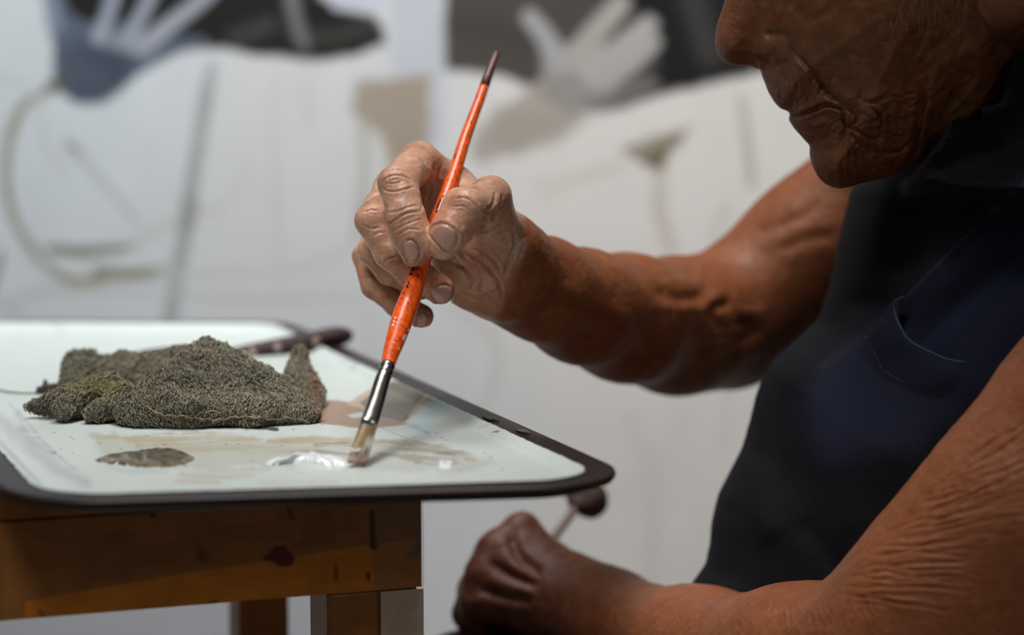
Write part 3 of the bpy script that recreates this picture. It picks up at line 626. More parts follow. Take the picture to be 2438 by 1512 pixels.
for P, dep, wd in [
    (k1((372, 395), (430, 350), (510, 345), (575, 375)), .0005, 2.2), (k1((380, 435), (440, 455), (530, 440), (600, 420)), .0006, 2.2), (k1((400, 330), (470, 300), (545, 320)), .0004, 2.0),
    (k1((395, 395), (450, 400), (520, 385)), .0004, 1.8), (k1((410, 690), (470, 650), (550, 605), (645, 590)), .0006, 2.4), (k1((425, 745), (500, 700), (600, 660), (655, 640)), .0004, 2.0),
    (k1((400, 600), (480, 590), (560, 560), (630, 550)), .00045, 2.0), (k1((480, 760), (560, 715), (640, 720)), .0004, 2.0), (k1((640, 470), (655, 530), (650, 590)), .0004, 2.5),
    (k1((690, 380), (720, 430), (700, 480), (690, 520)), .0009, 3.0), (k1((740, 260), (720, 330), (700, 400)), .0006, 3.0), (k1((790, 270), (760, 360), (740, 440)), .0005, 3.0), (k1((660, 250), (680, 300)), .0005, 3.0),
    (k1((880, 505), (960, 500), (1030, 560), (1050, 600)), .0004, 2.4), (k1((860, 560), (950, 560), (1010, 620)), .0003, 2.0), (k1((1050, 740), (1090, 660), (1150, 600), (1200, 530)), .0010, 3.5),
    (k1((1080, 590), (1110, 640), (1100, 700)), .0007, 3), (k1((1060, 735), (1150, 710), (1230, 650)), .0007, 3), (k1((1160, 450), (1150, 530), (1110, 580)), .0005, 3), (k1((1210, 470), (1190, 560), (1150, 640)), .0005, 3),
    (k1((735, 690), (800, 660), (870, 680)), .0003, 2), (k1((905, 720), (920, 780), (900, 850)), .0003, 2),
    (k1((860, 950), (950, 990), (995, 1080), (960, 1150)), .0011, 3.5), (k1((740, 1000), (820, 1060), (860, 1120)), .0008, 3), (k1((940, 880), (1080, 960), (1180, 1080), (1210, 1200)), .0011, 4),
    (k1((1000, 850), (1120, 900), (1200, 990)), .0008, 3.5), (k1((900, 1130), (1000, 1180), (1100, 1190)), .0008, 4), (k1((1020, 940), (1060, 1050), (1040, 1150)), .0008, 3.5), (k1((1290, 720), (1300, 830), (1250, 950), (1230, 1040)), .0012, 4),
    (k1((255, 600), (300, 580), (350, 590)), .0005, 2.2), (k1((240, 680), (300, 710), (360, 700)), .0004, 2.2), (k1((370, 960), (420, 920), (480, 905)), .0006, 2.4), (k1((400, 1000), (460, 960), (520, 940)), .0004, 2),
    (k1((300, 770), (350, 740), (400, 740)), .0003, 2), (k1((270, 520), (310, 490), (360, 470)), .0005, 2.2)]:
    crease(P, dep, wd, hd)
NAILS = [([(707, 745), (735, 700), (785, 680), (835, 690), (880, 725), (898, 770), (890, 815), (858, 852), (825, 862), (785, 838), (742, 795)], (760, 900)),
         ([(524, 835), (545, 800), (585, 793), (615, 820), (632, 860), (635, 890), (605, 935), (570, 950), (545, 915)], (610, 1000)),
         ([(722, 1140), (760, 1108), (815, 1102), (850, 1120), (862, 1160), (850, 1205), (808, 1232), (765, 1222), (732, 1185)], (900, 1170)),
         ([(622, 1320), (650, 1292), (685, 1305), (698, 1340), (680, 1378), (645, 1392), (620, 1375)], (720, 1360))]
for q, _a in NAILS:      # the groove the nail sits in
    c_ = np.mean(q, 0); q2 = [tuple(c_+(np.array(p)-c_)*1.07) for p in q]; crease(k1(*(q2+q2[:2])), .0007, 2.4, hd, .5)
# veins standing out (negative depth)
for P, dep, wd in [(k1((600, 200), (700, 300), (800, 380)), -.0006, 5), (k1((930, 700), (1010, 800), (1150, 850)), -.0004, 6), (k1((1180, 1100), (1080, 1150), (1000, 1180)), -.0008, 6)]:
    crease(P, dep, wd, hd, 0)
for P, dep, wd in [([(1270, 600), (1300, 650), (1290, 700)], .0007, 8), ([(1560, 690), (1620, 712), (1690, 700)], .0016, 16), ([(1715, 790), (1700, 740), (1740, 720)], .0018, 12), ([(1510, 780), (1525, 765)], .0012, 12),
                   ([(1300, 700), (1400, 745), (1500, 800)], .0022, 12), ([(1750, 760), (1790, 790), (1740, 820)], .0024, 18), ([(1640, 840), (1700, 860), (1760, 840)], .0016, 16),
                   ([(1800, 560), (1900, 520), (1960, 480)], .0008, 14), ([(1850, 600), (1920, 570), (1990, 560)], .0009, 14)]:
    crease(P, dep, wd, (1.20, 1.5))
# skin folds of the near elbow
rr = random.Random(3)
for i in range(150):
    t = rr.random(); u = 2320-330*t+rr.uniform(-25, 90); v = 1075+350*t+rr.uniform(-25, 30); L = rr.uniform(90, 280)
    ang = math.radians(-38+44*t+rr.uniform(-7, 7)); b_ = rr.uniform(-14, 14)
    crease([(u, v), (u+L*.5*math.cos(ang), v+L*.5*math.sin(ang)+b_), (u+L*math.cos(ang), v+L*math.sin(ang))], rr.uniform(.00008, .00028)*(1.4 if t > .6 else 1), rr.uniform(2.2, 4.0), (1.0, 1.3), .5)
for i in range(60):
    u = rr.uniform(1640, 2080); v = rr.uniform(1400, 1480); crease([(u, v), (u+rr.uniform(-10, 12), v+30), (u+rr.uniform(-6, 26), v+rr.uniform(50, 90))], rr.uniform(.00006, .00018), 2.6, (1.0, 1.35), .6)
# fist: hollows between the knuckles
for P, dep, wd in [([(1215, 1272), (1240, 1330), (1290, 1370)], .0025, 10), ([(1165, 1335), (1215, 1370), (1280, 1395)], .0025, 10), ([(1140, 1400), (1200, 1420), (1270, 1430)], .0022, 10)]:
    crease(P, dep, wd, (1.3, 1.5))
N_ = normals(V, F)
V = V+N_*(fbm(V, 90, 2, 11)*.0004+fbm(V, 300, 2, 12)*.00012)[:, None]
# --- skin tone (mostly pigment; shade put into face and fist, light into near arm)
PX = proj(V); u, v, d = PX.T
arm = srgb(138, 79, 45); tone = np.tile(arm, (len(V), 1))
def blend(c, m):
    global tone
    tone = tone*(1-m[:, None])+srgb(*c)*m[:, None]
nz = fbm(V, 60, 3, 21)
blend((156, 90, 53), sstep(u, 1450, 1700)*sstep(v, 840, 880)*sstep(-d, -1.30, -1.26))  # near arm lightened to stand in for stronger light
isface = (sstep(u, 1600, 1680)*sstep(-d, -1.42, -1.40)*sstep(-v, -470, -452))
wb = 1238+22*nz+10*fbm(V, 160, 2, 23)-.42*np.maximum(v-610, 0)
handm = sstep(-(u-wb), -26, 22)*sstep(-d, -1.31, -1.30)
blend((208, 162, 136), handm)
blend((106, 65, 34), isface)  # face skin darkened to carry its shade
blend((196, 122, 98), handm*.6*sstep(nz, .05, .4)); blend((150, 104, 84), handm*.5*sstep(fbm(V, 110, 2, 31), .12, .45)); blend((168, 112, 84), handm*.5*sstep(v, 560, 760))
blend((205, 196, 185), handm*.6*sstep(u+20*nz, 1205, 1236)*sstep(-v, -650, -620))
blend((205, 150, 132), handm*.45*np.exp(-((u-1005)**2+(v-615)**2)/30.0**2)); blend((190, 120, 100), handm*.4*np.exp(-((u-985)**2+(v-350)**2)/26.0**2))
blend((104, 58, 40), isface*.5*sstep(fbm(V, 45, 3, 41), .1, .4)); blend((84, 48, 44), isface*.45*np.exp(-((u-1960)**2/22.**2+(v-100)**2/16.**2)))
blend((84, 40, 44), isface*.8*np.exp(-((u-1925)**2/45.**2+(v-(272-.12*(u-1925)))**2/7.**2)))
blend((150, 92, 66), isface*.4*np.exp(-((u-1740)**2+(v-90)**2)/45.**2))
fist = sstep(-u, -1400, -1300)*sstep(v, 1180, 1210)*sstep(d, 1.31, 1.33); blend((84, 44, 28), fist)  # fist darkened as if shaded below the tray
for (cu, cv, r) in ((2170, 1215, 9), (2215, 1170, 6), (2060, 1425, 5), (2010, 1460, 4), (1940, 1470, 4), (2260, 1090, 5), (1320, 1400, 12), (1410, 1440, 10), (1975, 105, 8), (1905, 40, 4), (2230, 40, 6), (2190, 150, 6)):
    blend((96, 52, 40), .55*np.exp(-((u-cu)**2+(v-cv)**2)/(r*1.6)**2))
blend((120, 90, 78), handm*.5*np.exp(-((u-1085)**2/24.**2+(v-487)**2/14.**2)))
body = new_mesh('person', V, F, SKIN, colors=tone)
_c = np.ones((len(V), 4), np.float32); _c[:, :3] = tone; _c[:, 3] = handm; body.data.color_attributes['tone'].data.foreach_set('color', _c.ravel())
tag(body, 'older person in a dark shirt bending over the tray, holding the orange brush', 'person')
bvh = BVHTree.FromPolygons([tuple(p) for p in V[:len(V_[0])]], [tuple(q) for q in F_[0]])
def cast(tree, u, v, d0=.6):
    o = pt(u, v, d0); r = unit(FW+(u-CU)/FPX*RT-(v-CV)/FPX*UP); h = tree.ray_cast(Vector(o), Vector(r), 3.0)
    return (np.array(h[0]), np.array(h[1])) if h[0] is not None else (None, None)

# --- finger nails
NAIL = mat('nail', srgb(184, 142, 128), rough=.2, spec=.6, sss=.05, noise=[(180, .4, srgb(160, 112, 100), (6, .4, 6)), (60, .3, srgb(206, 172, 160))], bump=[('wave', 300, .15, .0003)])
NAILTIP = mat('nail_edge', srgb(196, 172, 136), rough=.4)
def nail(poly, axis_tip, lift=.0007, label=None):
    """poly traced in the hand crop; grid warped onto the finger and lifted in the middle"""
    P = catmull(k1(*poly), 6, closed=True); c = P.mean(0); n = len(P); R = 7
    vs, fs = [], []
    hit, nn = cast(bvh, *c)
    if hit is None: return
    cdp = proj(hit[None])[0, 2]
    for j in range(R+1):
        s = j/R
        for i in range(n):
            q = c+(P[i]-c)*s; h, m = cast(bvh, *q)
            if h is None or abs(proj(h[None])[0, 2]-cdp) > .012: h = pt(q[0], q[1], cdp+.004); m = -FW
            vs.append(h+unit(np.array(m)*.6-FW*.4)*(lift*(1-s**6)+.00012*(1-s)))
    for j in range(R):
        for i in range(n):
            fs.append([j*n+i, j*n+(i+1) % n, (j+1)*n+(i+1) % n, (j+1)*n+i])
    o = new_mesh('fingernail', vs, fs, NAIL, body)
    o.data.materials.append(NAILTIP)
    tp = np.array(axis_tip, float); tpx = np.array([780+tp[0]/2.907, 300+tp[1]/2.907]); ax = unit(tpx-c); ext = ((P-c)@ax).max()
    for k, q in enumerate(fs):
        cc = np.mean([c+(P[i % n]-c)*((i//n)/R) for i in q], 0)
        if ((cc-c)@ax) > ext*.80: o.data.polygons[k].material_index = 1
    return o
for q, _a in NAILS: nail(q, _a)
# ================================================================ clothes
SHIRT = mat('dark_cotton', srgb(21, 22, 29), rough=.85, spec=.25, sheen=.0, noise=[(3, .35, srgb(13, 13, 17)), (900, .2, srgb(30, 32, 46))], bump=[('noise', 700, .25, .0004), ('wave', 900, .15, .0002)])
NAVY = mat('navy_cotton', srgb(34, 37, 57), rough=.85, spec=.25, sheen=.0, noise=[(6, .3, srgb(22, 23, 34)), (900, .25, srgb(46, 50, 76))], bump=[('noise', 700, .3, .0004)])
SO = pt(2200, 950, 1.315); SAL = unit(SO-CAM); SAX = unit(RT-SAL*(RT@SAL)); SAY = np.cross(SAL, SAX)
if SAY@UP > 0: SAY = -SAY
def sp(pts, Hh=0.0):
    out = []
    for (u, v) in pts:
        r = FW+(u-CU)/FPX*RT-(v-CV)/FPX*UP; o = SO-SAL*Hh; q = CAM+r*(((o-CAM)@SAL)/(r@SAL))-o; out.append((q@SAX, q@SAY))
    return np.array(out)
st2 = .002; su0, sv0 = sp([(1450, -200)])[0]; su1, sv1 = sp([(3500, 2150)])[0]
gx = np.arange(su0, su1, st2); gy = np.arange(sv0, sv1, st2); GX2, GY2 = np.meshgrid(gx, gy); UV2 = np.c_[GX2.ravel(), GY2.ravel()]
spoly = [(2150, 330), (2070, 410), (2026, 450), (2010, 510), (1992, 590), (1974, 680), (1948, 760), (1890, 812), (1832, 868), (1802, 930), (1785, 1000), (1768, 1060), (1738, 1120), (1710, 1175), (1695, 1235), (1690, 1290),
         (1680, 1340), (1645, 1390), (1600, 1430), (1560, 1560), (1600, 1800), (1900, 2050), (2600, 2080), (3200, 1700), (3420, 1000), (3350, 400), (3100, 120), (2850, 20), (2560, -60), (2380, 20), (2260, 160)]
ds = poly_sd(UV2, sp(spoly))
def bodyH2(d, W, D, p, R):
    t = np.clip(d/D, 0, 1); gg = 2*t-t*t; return np.sqrt(np.maximum((np.maximum(2*R*np.minimum(d, D*.3), 0)**2+((W*gg**p)**2)**2)**.5, 0))
Hs = np.where(ds > 0, bodyH2(ds, .150, .22, .62, .030), 0)
colr = sp([(2140, 412), (2180, 390), (2197, 371), (2225, 337), (2252, 287), (2278, 262), (2330, 250), (2373, 241), (2381, 193), (2393, 131), (2438, 113), (2560, 60), (3000, 50), (3000, 400), (2500, 480), (2300, 470), (2160, 440)], .135)
dco = poly_sd(UV2, colr)
wmask = sstep(UV2[:, 0], *(sp([(2090, 400), (2210, 280)], .1)[:, 0]))
Hs = Hs + np.maximum(0, (.154-Hs))*sstep(dco, -.0025, .0035)*wmask*np.exp(-np.maximum(dco, 0)/.06)
def ridge(P, a, w_, Hh=.12, side=0):
    global Hs
    P = catmull(sp(P, Hh), 5); d, t = seg_dist(UV2, P); tap = np.clip(np.minimum(t, 1-t)*5, 0, 1) if side == 0 else 1
    Hs = Hs+a*tap*np.exp(-(d/w_)**2)
ridge([(2560, 330), (2440, 440), (2300, 585), (2150, 735)], .010, .016); ridge([(2400, 360), (2280, 480), (2120, 620)], -.007, .012)
ridge([(2480, 590), (2360, 680), (2250, 790), (2180, 900)], -.009, .013); ridge([(2520, 650), (2400, 730), (2290, 840), (2260, 950)], .005, .016)
ridge([(2120, 740), (2030, 820), (1930, 880), (1850, 960)], .006, .012); ridge([(2100, 680), (1990, 780), (1900, 850)], -.006, .014)
ridge([(2100, 480), (2060, 600), (2040, 720)], .004, .012, .08); ridge([(1880, 900), (1860, 1050), (1880, 1200)], -.004, .010, .08); ridge([(1780, 1080), (1800, 1200), (1860, 1280)], .004, .009, .06)
ridge([(1960, 1000), (1990, 1150), (2030, 1290)], .003, .010, .1); ridge([(1740, 1180), (1760, 1300), (1740, 1400)], -.003, .008, .05); ridge([(1900, 1240), (1960, 1310), (2040, 1370)], -.003, .006, .1)
ridge([(2200, 420), (2160, 560), (2120, 650)], -.004, .010, .12); ridge([(2330, 300), (2300, 420), (2240, 520)], .004, .012, .14)
Hs = Hs+.0016*noise2(UV2, 18, 3, 8)*np.clip(ds/.03, 0, 1)
Qs = np.where(ds > 0, np.maximum(Hs, .001)**2*np.clip(ds/.002, .2, 1), 2*.03*ds)
shirt_prims = [Relief(SO, SAX, SAY, st2, su0, sv0, Qs.reshape(GX2.shape), k=.01)]
# sleeve of the far arm and of the near arm (outside the frame)
shirt_prims += [Cone(pt(2480, 360, 1.42), pt(2240, 480, 1.44), .070, .055, .02), Cone(pt(2960, 480, 1.16), pt(2880, 800, 1.11), .080, .066, .03)]
_t = time.time()
Vs, Fs = surface(shirt_prims, [.05, 1.0, .60], [.60, 1.62, 1.20], .0022); Vs = relax(Vs, Fs, 1, .4)
print('SHIRT', len(Vs), time.time()-_t)
psx = proj(Vs)[:, :2]
stone = paint(psx, srgb(13, 14, 18), [('poly', [(2700, 180), (2445, 428), (2300, 560), (2150, 712), (2060, 800), (1990, 850), (1890, 960), (1960, 1100), (2180, 1060), (2300, 960), (2438, 880), (3200, 900), (3200, 180)], (36, 40, 62), 45, 1, 2),  # navy cloth; light on the folds is put into the band's colour
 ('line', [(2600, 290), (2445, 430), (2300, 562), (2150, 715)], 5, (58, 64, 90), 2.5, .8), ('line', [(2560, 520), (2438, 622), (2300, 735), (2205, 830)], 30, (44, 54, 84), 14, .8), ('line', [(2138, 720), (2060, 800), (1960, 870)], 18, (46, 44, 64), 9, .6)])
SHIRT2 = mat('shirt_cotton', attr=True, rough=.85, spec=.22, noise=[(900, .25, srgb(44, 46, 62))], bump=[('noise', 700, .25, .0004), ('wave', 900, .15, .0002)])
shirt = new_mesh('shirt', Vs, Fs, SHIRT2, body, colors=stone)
sb = BVHTree.FromPolygons([tuple(p) for p in Vs], [tuple(q) for q in Fs])
def patch(name, poly, liftf, m, parent, R=14, n=6, thick=.0012, tree=sb, crn=None):
    """cloth piece lying over a surface: concentric rings, lifted by liftf(px)"""
    P = catmull(poly, n, closed=True); c = P.mean(0) if crn is None else np.array(crn); N = len(P); vs = []; fs = []
    for j in range(R+1):
        s = j/R
        for i in range(N):
            q = c+(P[i]-c)*s; h, nn = cast(tree, *q)
            if h is None: h = pt(q[0], q[1], 1.18)
            vs.append(h+(-FW)*liftf(q))
    for j in range(R):
        for i in range(N): fs.append([j*N+i, j*N+(i+1) % N, (j+1)*N+(i+1) % N, (j+1)*N+i])
    o = new_mesh(name, vs, fs, m, parent)
    so = o.modifiers.new('s', 'SOLIDIFY'); so.thickness = thick; so.offset = 0
    return o
opening = [(2140, 708), (2121, 724), (2126, 760), (2146, 800), (2166, 818), (2205, 838), (2245, 854), (2300, 864)]
op_ = catmull(opening, 6)
pock = opening+[(2310, 930), (2230, 1080), (2130, 1220), (2040, 1330), (1950, 1290), (1905, 1180), (1900, 1060), (1930, 950), (2000, 870), (2060, 808), (2098, 750), (2118, 716)]
def plift(q):
    d, _ = seg_dist(np.array([q]), op_); return -.0028+.0158*math.exp(-(d[0]/70)**2)*sstep(np.array([2320.-q[0]]), 0, 120)[0]
pocket = patch('pocket', pock, plift, NAVY, shirt, 20, 5, .0012, crn=(2070, 1000))
hem = MB(); hp_ = []
for q in op_:
    h, _ = cast(sb, *q); hp_.append(h-FW*(plift(q)+.0004))
hem.tube(hp_, [.0008]*len(hp_), 8); hem.build('hem', mat('hem_thread', srgb(58, 68, 92), rough=.8), pocket)
sm = MB()
for s_, e_ in (((2058, 800), (2100, 880)), ((2100, 880), (2150, 912))):
    for i in range(9):
        t0 = i/9; t1 = t0+.06; a = np.array(s_)*(1-t0)+np.array(e_)*t0; b = np.array(s_)*(1-t1)+np.array(e_)*t1
        ha, _ = cast(sb, *a); hb, _ = cast(sb, *b); sm.tube([ha-FW*(plift(a)+.001), hb-FW*(plift(b)+.001)], [.0003, .0003], 5)
sm.build('stitching', mat('thread', srgb(80, 88, 110), rough=.8), pocket)
# trousers
tp = [Cone(pt(2330, 1830, 1.24), pt(1140, 1742, 1.41), .085, .056, .02), Cone(pt(2200, 1700, 1.50), pt(1450, 1628, 1.62), .085, .060, .02)]
kn1, kn2 = pt(1140, 1742, 1.41), pt(1450, 1628, 1.62)
tp += [Cone(kn1, (kn1[0]+.02, kn1[1]+.02, .10), .055, .045, .02), Cone(kn2, (kn2[0]+.02, kn2[1]+.02, .10), .058, .045, .02)]
Vt, Ft = surface(tp, [-.25, 1.0, .04], [.60, 1.80, .84], .006)
new_mesh('trousers', Vt, Ft, mat('dark_trousers', srgb(20, 22, 26), rough=.85, spec=.25, bump=[('noise', 300, .3, .001)]), body)

# hair: thin white wisps over the temple and cheek
WISP = mat('white_hair', srgb(150, 128, 95), rough=.5)
fb = BVHTree.FromPolygons([tuple(p) for p in V], [tuple(q) for q in F])
hm = MB(); r3 = random.Random(12)
for i in range(70):
    if i < 48: u, v = r3.uniform(2140, 2300), r3.uniform(-60, 40)
    elif i < 62: u, v = r3.uniform(2090, 2260), r3.uniform(40, 110)
    else: u, v = r3.uniform(1960, 2330), r3.uniform(-40, 300)
    L = r3.uniform(50, 110) if i < 48 else r3.uniform(10, 30); a = math.radians(r3.uniform(75, 108)); bend = r3.uniform(-.9, .5); pth = []
    for k in range(6):
        h, nn = cast(fb, u, v)
        if h is None: break
        pth.append(h-FW*(.0012+.002*math.sin(k/5*3.1))); u += L/5*math.cos(a); v += L/5*math.sin(a); a += bend/5
    if len(pth) == 6: hm.tube(pth, [.00009, .00009, .00008, .00007, .00005, .00002], 3, cap=False)
# short fuzz rim on the nose and lip profile
for i in range(150):
    t = r3.random(); q = catmull([(1709, 55), (1703.6, 89), (1705, 117), (1714, 138), (1729, 151), (1750, 156)], 6); k = int(t*(len(q)-1)); q0 = q[k]
    h = hpt(q0[0]+1.5, q0[1], r3.uniform(-.004, .004)); o_ = unit(hpt(q0[0]-20, q0[1]+12, 0)-hpt(q0[0], q0[1], 0)); hm.tube([h, h+o_*r3.uniform(.0006, .0013)], [.00005, .00002], 3, cap=False)
tag(hm.build('hair', WISP, body), kind='stuff')
# eyebrow / scalp hair above the frame
sc_ = MB()
for i in range(1500):
    u = r3.uniform(2050, 2780); v = r3.uniform(-640, -150)
    if (u-2300)/380*1.0+(v+300)/300*-.9 < -.5 and u < 2300: continue
    h, nn = cast(fb, u, v)
    if h is None: continue
    dirn = unit(np.array(nn)*.4-UP*.8+RT*.5+np.array([r3.uniform(-.3, .3) for _ in range(3)]))
    sc_.tube([h, h+dirn*.012+np.array(nn)*.002, h+dirn*.024], [.0002, .0002, .0001], 3, cap=False)
for i in range(260):     # eyebrow
    u = r3.uniform(1775, 1930); h, nn = cast(fb, u, -182+abs(u-1840)*.12+r3.uniform(-11, 11))
    if h is None: continue
    sc_.tube([h, h+np.array(nn)*.002+RT*.003, h+np.array(nn)*.0025+RT*.007-UP*.001], [.00016, .00014, .00005], 3, cap=False)
tag(sc_.build('scalp_hair', WISP, body), kind='stuff')

# ================================================================ paint brush held in the hand
def bd(v): return 1.2+(610-v)*.0001856
def bpt(u, v, dd=0): return pt(u, v, bd(v)+dd)
def chips(nt, b):
    pass
LAC = mat('orange_lacquer', srgb(255, 98, 16), rough=.36, coat=.28, spec=.45,
          noise=[(90, .25, srgb(216, 58, 8), (1, 1, .25)), (520, .7, srgb(128, 28, 8), (1, 1, .5)), (700, .22, srgb(250, 120, 50))], bump=[('noise', 160, .12, .0005)])
DARKTIP = mat('dark_dipped_end', srgb(96, 56, 46), rough=.45, coat=.1, noise=[(200, .4, srgb(60, 38, 36))])
brush = empty('paintbrush'); brush.location = bpt(850, 1095)
tag(brush, 'orange lacquered flat paintbrush held between thumb and fingers, bristles on the white tray', 'brush')
bpy.context.view_layer.update(); BI = brush.matrix_world.inverted()
def prel(o, root=brush):
    o.parent = root; o.matrix_parent_inverse = root.matrix_world.inverted() if root.type == 'EMPTY' else Matrix.Identity(4); return o
def px2r(w_, v): return w_*.5*bd(v)/FPX
ctr = [(923, 872, 33), (930, 845, 39), (940, 815, 46), (953, 775, 52), (966, 738, 53), (980, 700, 50), (993, 660, 44), (1006, 620, 39), (1020, 580, 37), (1038, 530, 36.5), (1058, 480, 36), (1076, 430, 34), (1092, 380, 31), (1106, 335, 28.5), (1124, 285, 26), (1141, 240, 24.5), (1152, 208, 23.5)]
cc = catmull([(a, b) for a, b, _ in ctr], 4); ww = np.interp(np.linspace(0, 1, len(cc)), np.linspace(0, 1, len(ctr)), [c for *_, c in ctr])
hb = MB(); hb.tube([bpt(a, b) for a, b in cc], [px2r(x, b[1]) for x, b in zip(ww, cc)], 40); handle = prel(hb.build('handle', LAC))
dt = MB(); tcs = [(1152, 208, 23.6), (1160, 186, 22.5), (1168, 165, 21), (1176, 145, 20.5), (1182, 129, 18.5), (1184, 124, 13)]
dt.tube([bpt(a, b) for a, b, _ in tcs], [px2r(w_, b) for _, b, w_ in tcs], 32); o = dt.build('dipped_end', DARKTIP); o.parent = handle
METAL = mat('nickel_ferrule', srgb(196, 196, 190), rough=.22, metal=1, noise=[(60, .5, srgb(96, 96, 88)), (300, .35, srgb(120, 116, 100))], bump=[('noise', 120, .15, .0006)])
fe = MB(); fcs = [(924, 868, 35, 35), (922.5, 873, 37, 37), (921, 878, 35.5, 35.5), (920, 881, 34, 34), (918.5, 885, 37.5, 37.5), (917, 889, 38, 38), (916, 892, 35, 35), (914, 896, 37, 37), (911, 905, 38, 37), (905, 925, 38.5, 34), (898, 950, 39, 30), (890, 975, 40, 26), (882, 1000, 41.5, 22), (877, 1016, 42.5, 20)]
fe.tube([bpt(a, b) for a, b, _, _ in fcs], [(px2r(d_, b), px2r(c, b)) for _, b, c, d_ in fcs], 40)
prel(fe.build('ferrule', METAL))
# bristles: a dense flat tuft of fine hairs over a paint-soaked core
bcs = [(878, 1012, 41, 18), (872, 1030, 43, 17), (866, 1050, 45, 14), (860, 1068, 46, 10), (855, 1085, 47, 7), (850, 1099, 46, 5), (848, 1104, 44, 4)]
BR = mat('paint_loaded_bristle', attr=True, rough=.38, spec=.5, bump=[('noise', 900, .4, .0004, (0, .3, 0), (1, 1, .15))])
bm = MB(); bc = catmull([(a, b, c, d_) for a, b, c, d_ in bcs], 4)
bm.tube([bpt(a, b, .0004*(b-1012)/90) for a, b, _, _ in bc], [(px2r(d_, b), px2r(c*.96, b)) for _, b, c, d_ in bc], 36)
r4 = random.Random(5)
for i in range(420):
    s = r4.uniform(-1, 1); q = r4.uniform(-1, 1); e = r4.uniform(.86, 1.03); pth = []
    for k in range(6):
        t = k/5*e; a, b, c, d_ = [np.interp(t, np.linspace(0, 1, len(bcs)), [x[j] for x in bcs]) for j in range(4)]
        if b > 1103: b = 1103
        pth.append(bpt(a+s*c*.5, b, q*px2r(d_, b)))
    bm.tube(pth, [.00011]*5+[.00004], 4, cap=False)
bo = bm.build('bristles', BR); me = bo.data; vv = np.array([v_.co[:] for v_ in me.vertices]); pb = proj(vv)
uu, vv_ = pb[:, 0], pb[:, 1]; along = vv_+.12*(uu-860); nzb = fbm(vv, 700, 2, 3)*6
tb = np.tile(srgb(132, 102, 48), (len(vv), 1))
def bl(c, m): 
    global tb
    tb = tb*(1-m[:, None])+srgb(*c)*m[:, None]
bl((96, 92, 84), sstep(-(along+nzb), -1022, -1014)); bl((196, 200, 188), sstep(uu+nzb, 868, 876)*sstep(along+nzb, 1036, 1046)*.9); bl((200, 198, 182), sstep(along+nzb, 1064, 1068)); bl((66, 52, 50), sstep(along+nzb, 1071, 1075)); bl((150, 122, 104), sstep(along+nzb, 1080, 1086))
at = me.color_attributes.new('tone', 'FLOAT_COLOR', 'POINT'); c4 = np.ones((len(vv), 4), np.float32); c4[:, :3] = tb; at.data.foreach_set('color', c4.ravel())
tag(prel(bo), kind='stuff')
# drips and chips on the handle
hv = np.array([v_.co[:] for v_ in handle.data.vertices])+0; hbv = BVHTree.FromPolygons([tuple(x) for x in hv], [tuple(p.vertices) for p in handle.data.polygons])
def spot(u, v, a, b, m, name='paint_spot', ang=.35):
    vs = []; n = 14
    c, nn = cast(hbv, u, v)
    if c is None: return
    for k in range(n):
        t = 2*math.pi*k/n; x = a*math.cos(t)*(1+.12*math.sin(3*t)); y = b*math.sin(t); q = (u+x*math.cos(ang)-y*math.sin(ang), v+x*math.sin(ang)+y*math.cos(ang))
        h, n2 = cast(hbv, *q); h = c if h is None else h; vs.append(h+unit(np.array(nn))*.00006)
    vs.append(c+np.array(nn)*.0003); o = new_mesh(name, vs, [[k, (k+1) % n, n] for k in range(n)], m); o.parent = handle
WHITEP = mat('white_paint_drop', srgb(232, 226, 212), rough=.35); BLK = mat('bare_dark_wood', srgb(28, 16, 12), rough=.8)
for a in ((964, 804, 5, 8), (938, 765, 2.2, 2.6), (936, 773, 1.8, 3.5), (944, 767, 1.6, 2), (941, 757, 1.5, 2.5), (950, 830, 1.6, 2.2), (972, 786, 1.2, 3), (938, 815, 1.2, 2)): spot(*a, WHITEP)
for a in ((984, 640, 3, 7), (979, 652, 2.5, 4), (970, 682, 3, 3.5), (973, 674, 1.8, 4.5), (1043, 490, 2.6, 9), (1048, 478, 2, 6), (1040, 503, 3, 4), (1055, 467, 1.5, 4), (1122, 290, 1.5, 7), (1083, 372, 1.2, 6), (962, 700, 1.5, 2)): spot(*a, BLK, 'chip')

# ================================================================ enamel tray
def plane_px(u, v): return on_z(u, v, TRAY_Z)[:2]
NR, FR, NL = plane_px(1562, 1152), plane_px(688, 765), plane_px(30, 1199); FL = NL+(FR-NR); 
_fl = proj(np.array([[FL[0], FL[1], TRAY_Z]]))[0]; FL = plane_px(_fl[0], 759)
def rounded(corners, rs, n=22):
    out = []
    for i in range(4):
        p, a, b = corners[i], corners[i-1], corners[(i+1) % 4]; d1, d2 = unit(a-p), unit(b-p); ang = math.acos(d1@d2); r = rs[i]; t = r/math.tan(ang/2)
        c = p+unit(d1+d2)*r/math.sin(ang/2); s, e = p+d1*t-c, p+d2*t-c
        a0 = math.atan2(s[1], s[0]); a1 = math.atan2(e[1], e[0])
        while a1-a0 > math.pi: a1 -= 2*math.pi
        while a1-a0 < -math.pi: a1 += 2*math.pi
        for k in range(n+1):
            th = a0+(a1-a0)*k/n; out.append(c+r*np.array([math.cos(th), math.sin(th)]))
    return np.array(out)
def resample(P, n):
    Q = np.vstack([P, P[:1]]); L = np.r_[0, np.cumsum(np.linalg.norm(np.diff(Q, axis=0), axis=1))]; t = np.linspace(0, L[-1], n, endpoint=False)
    return np.c_[np.interp(t, L, Q[:, 0]), np.interp(t, L, Q[:, 1])]
NT = 1400
OUT = resample(rounded([NR, NL, FL, FR], [.042, .052, .042, .03]), NT)
if ((np.roll(OUT, -1, 0)-OUT)[:, 0]*OUT[:, 1]).sum() > 0: OUT = OUT[::-1]
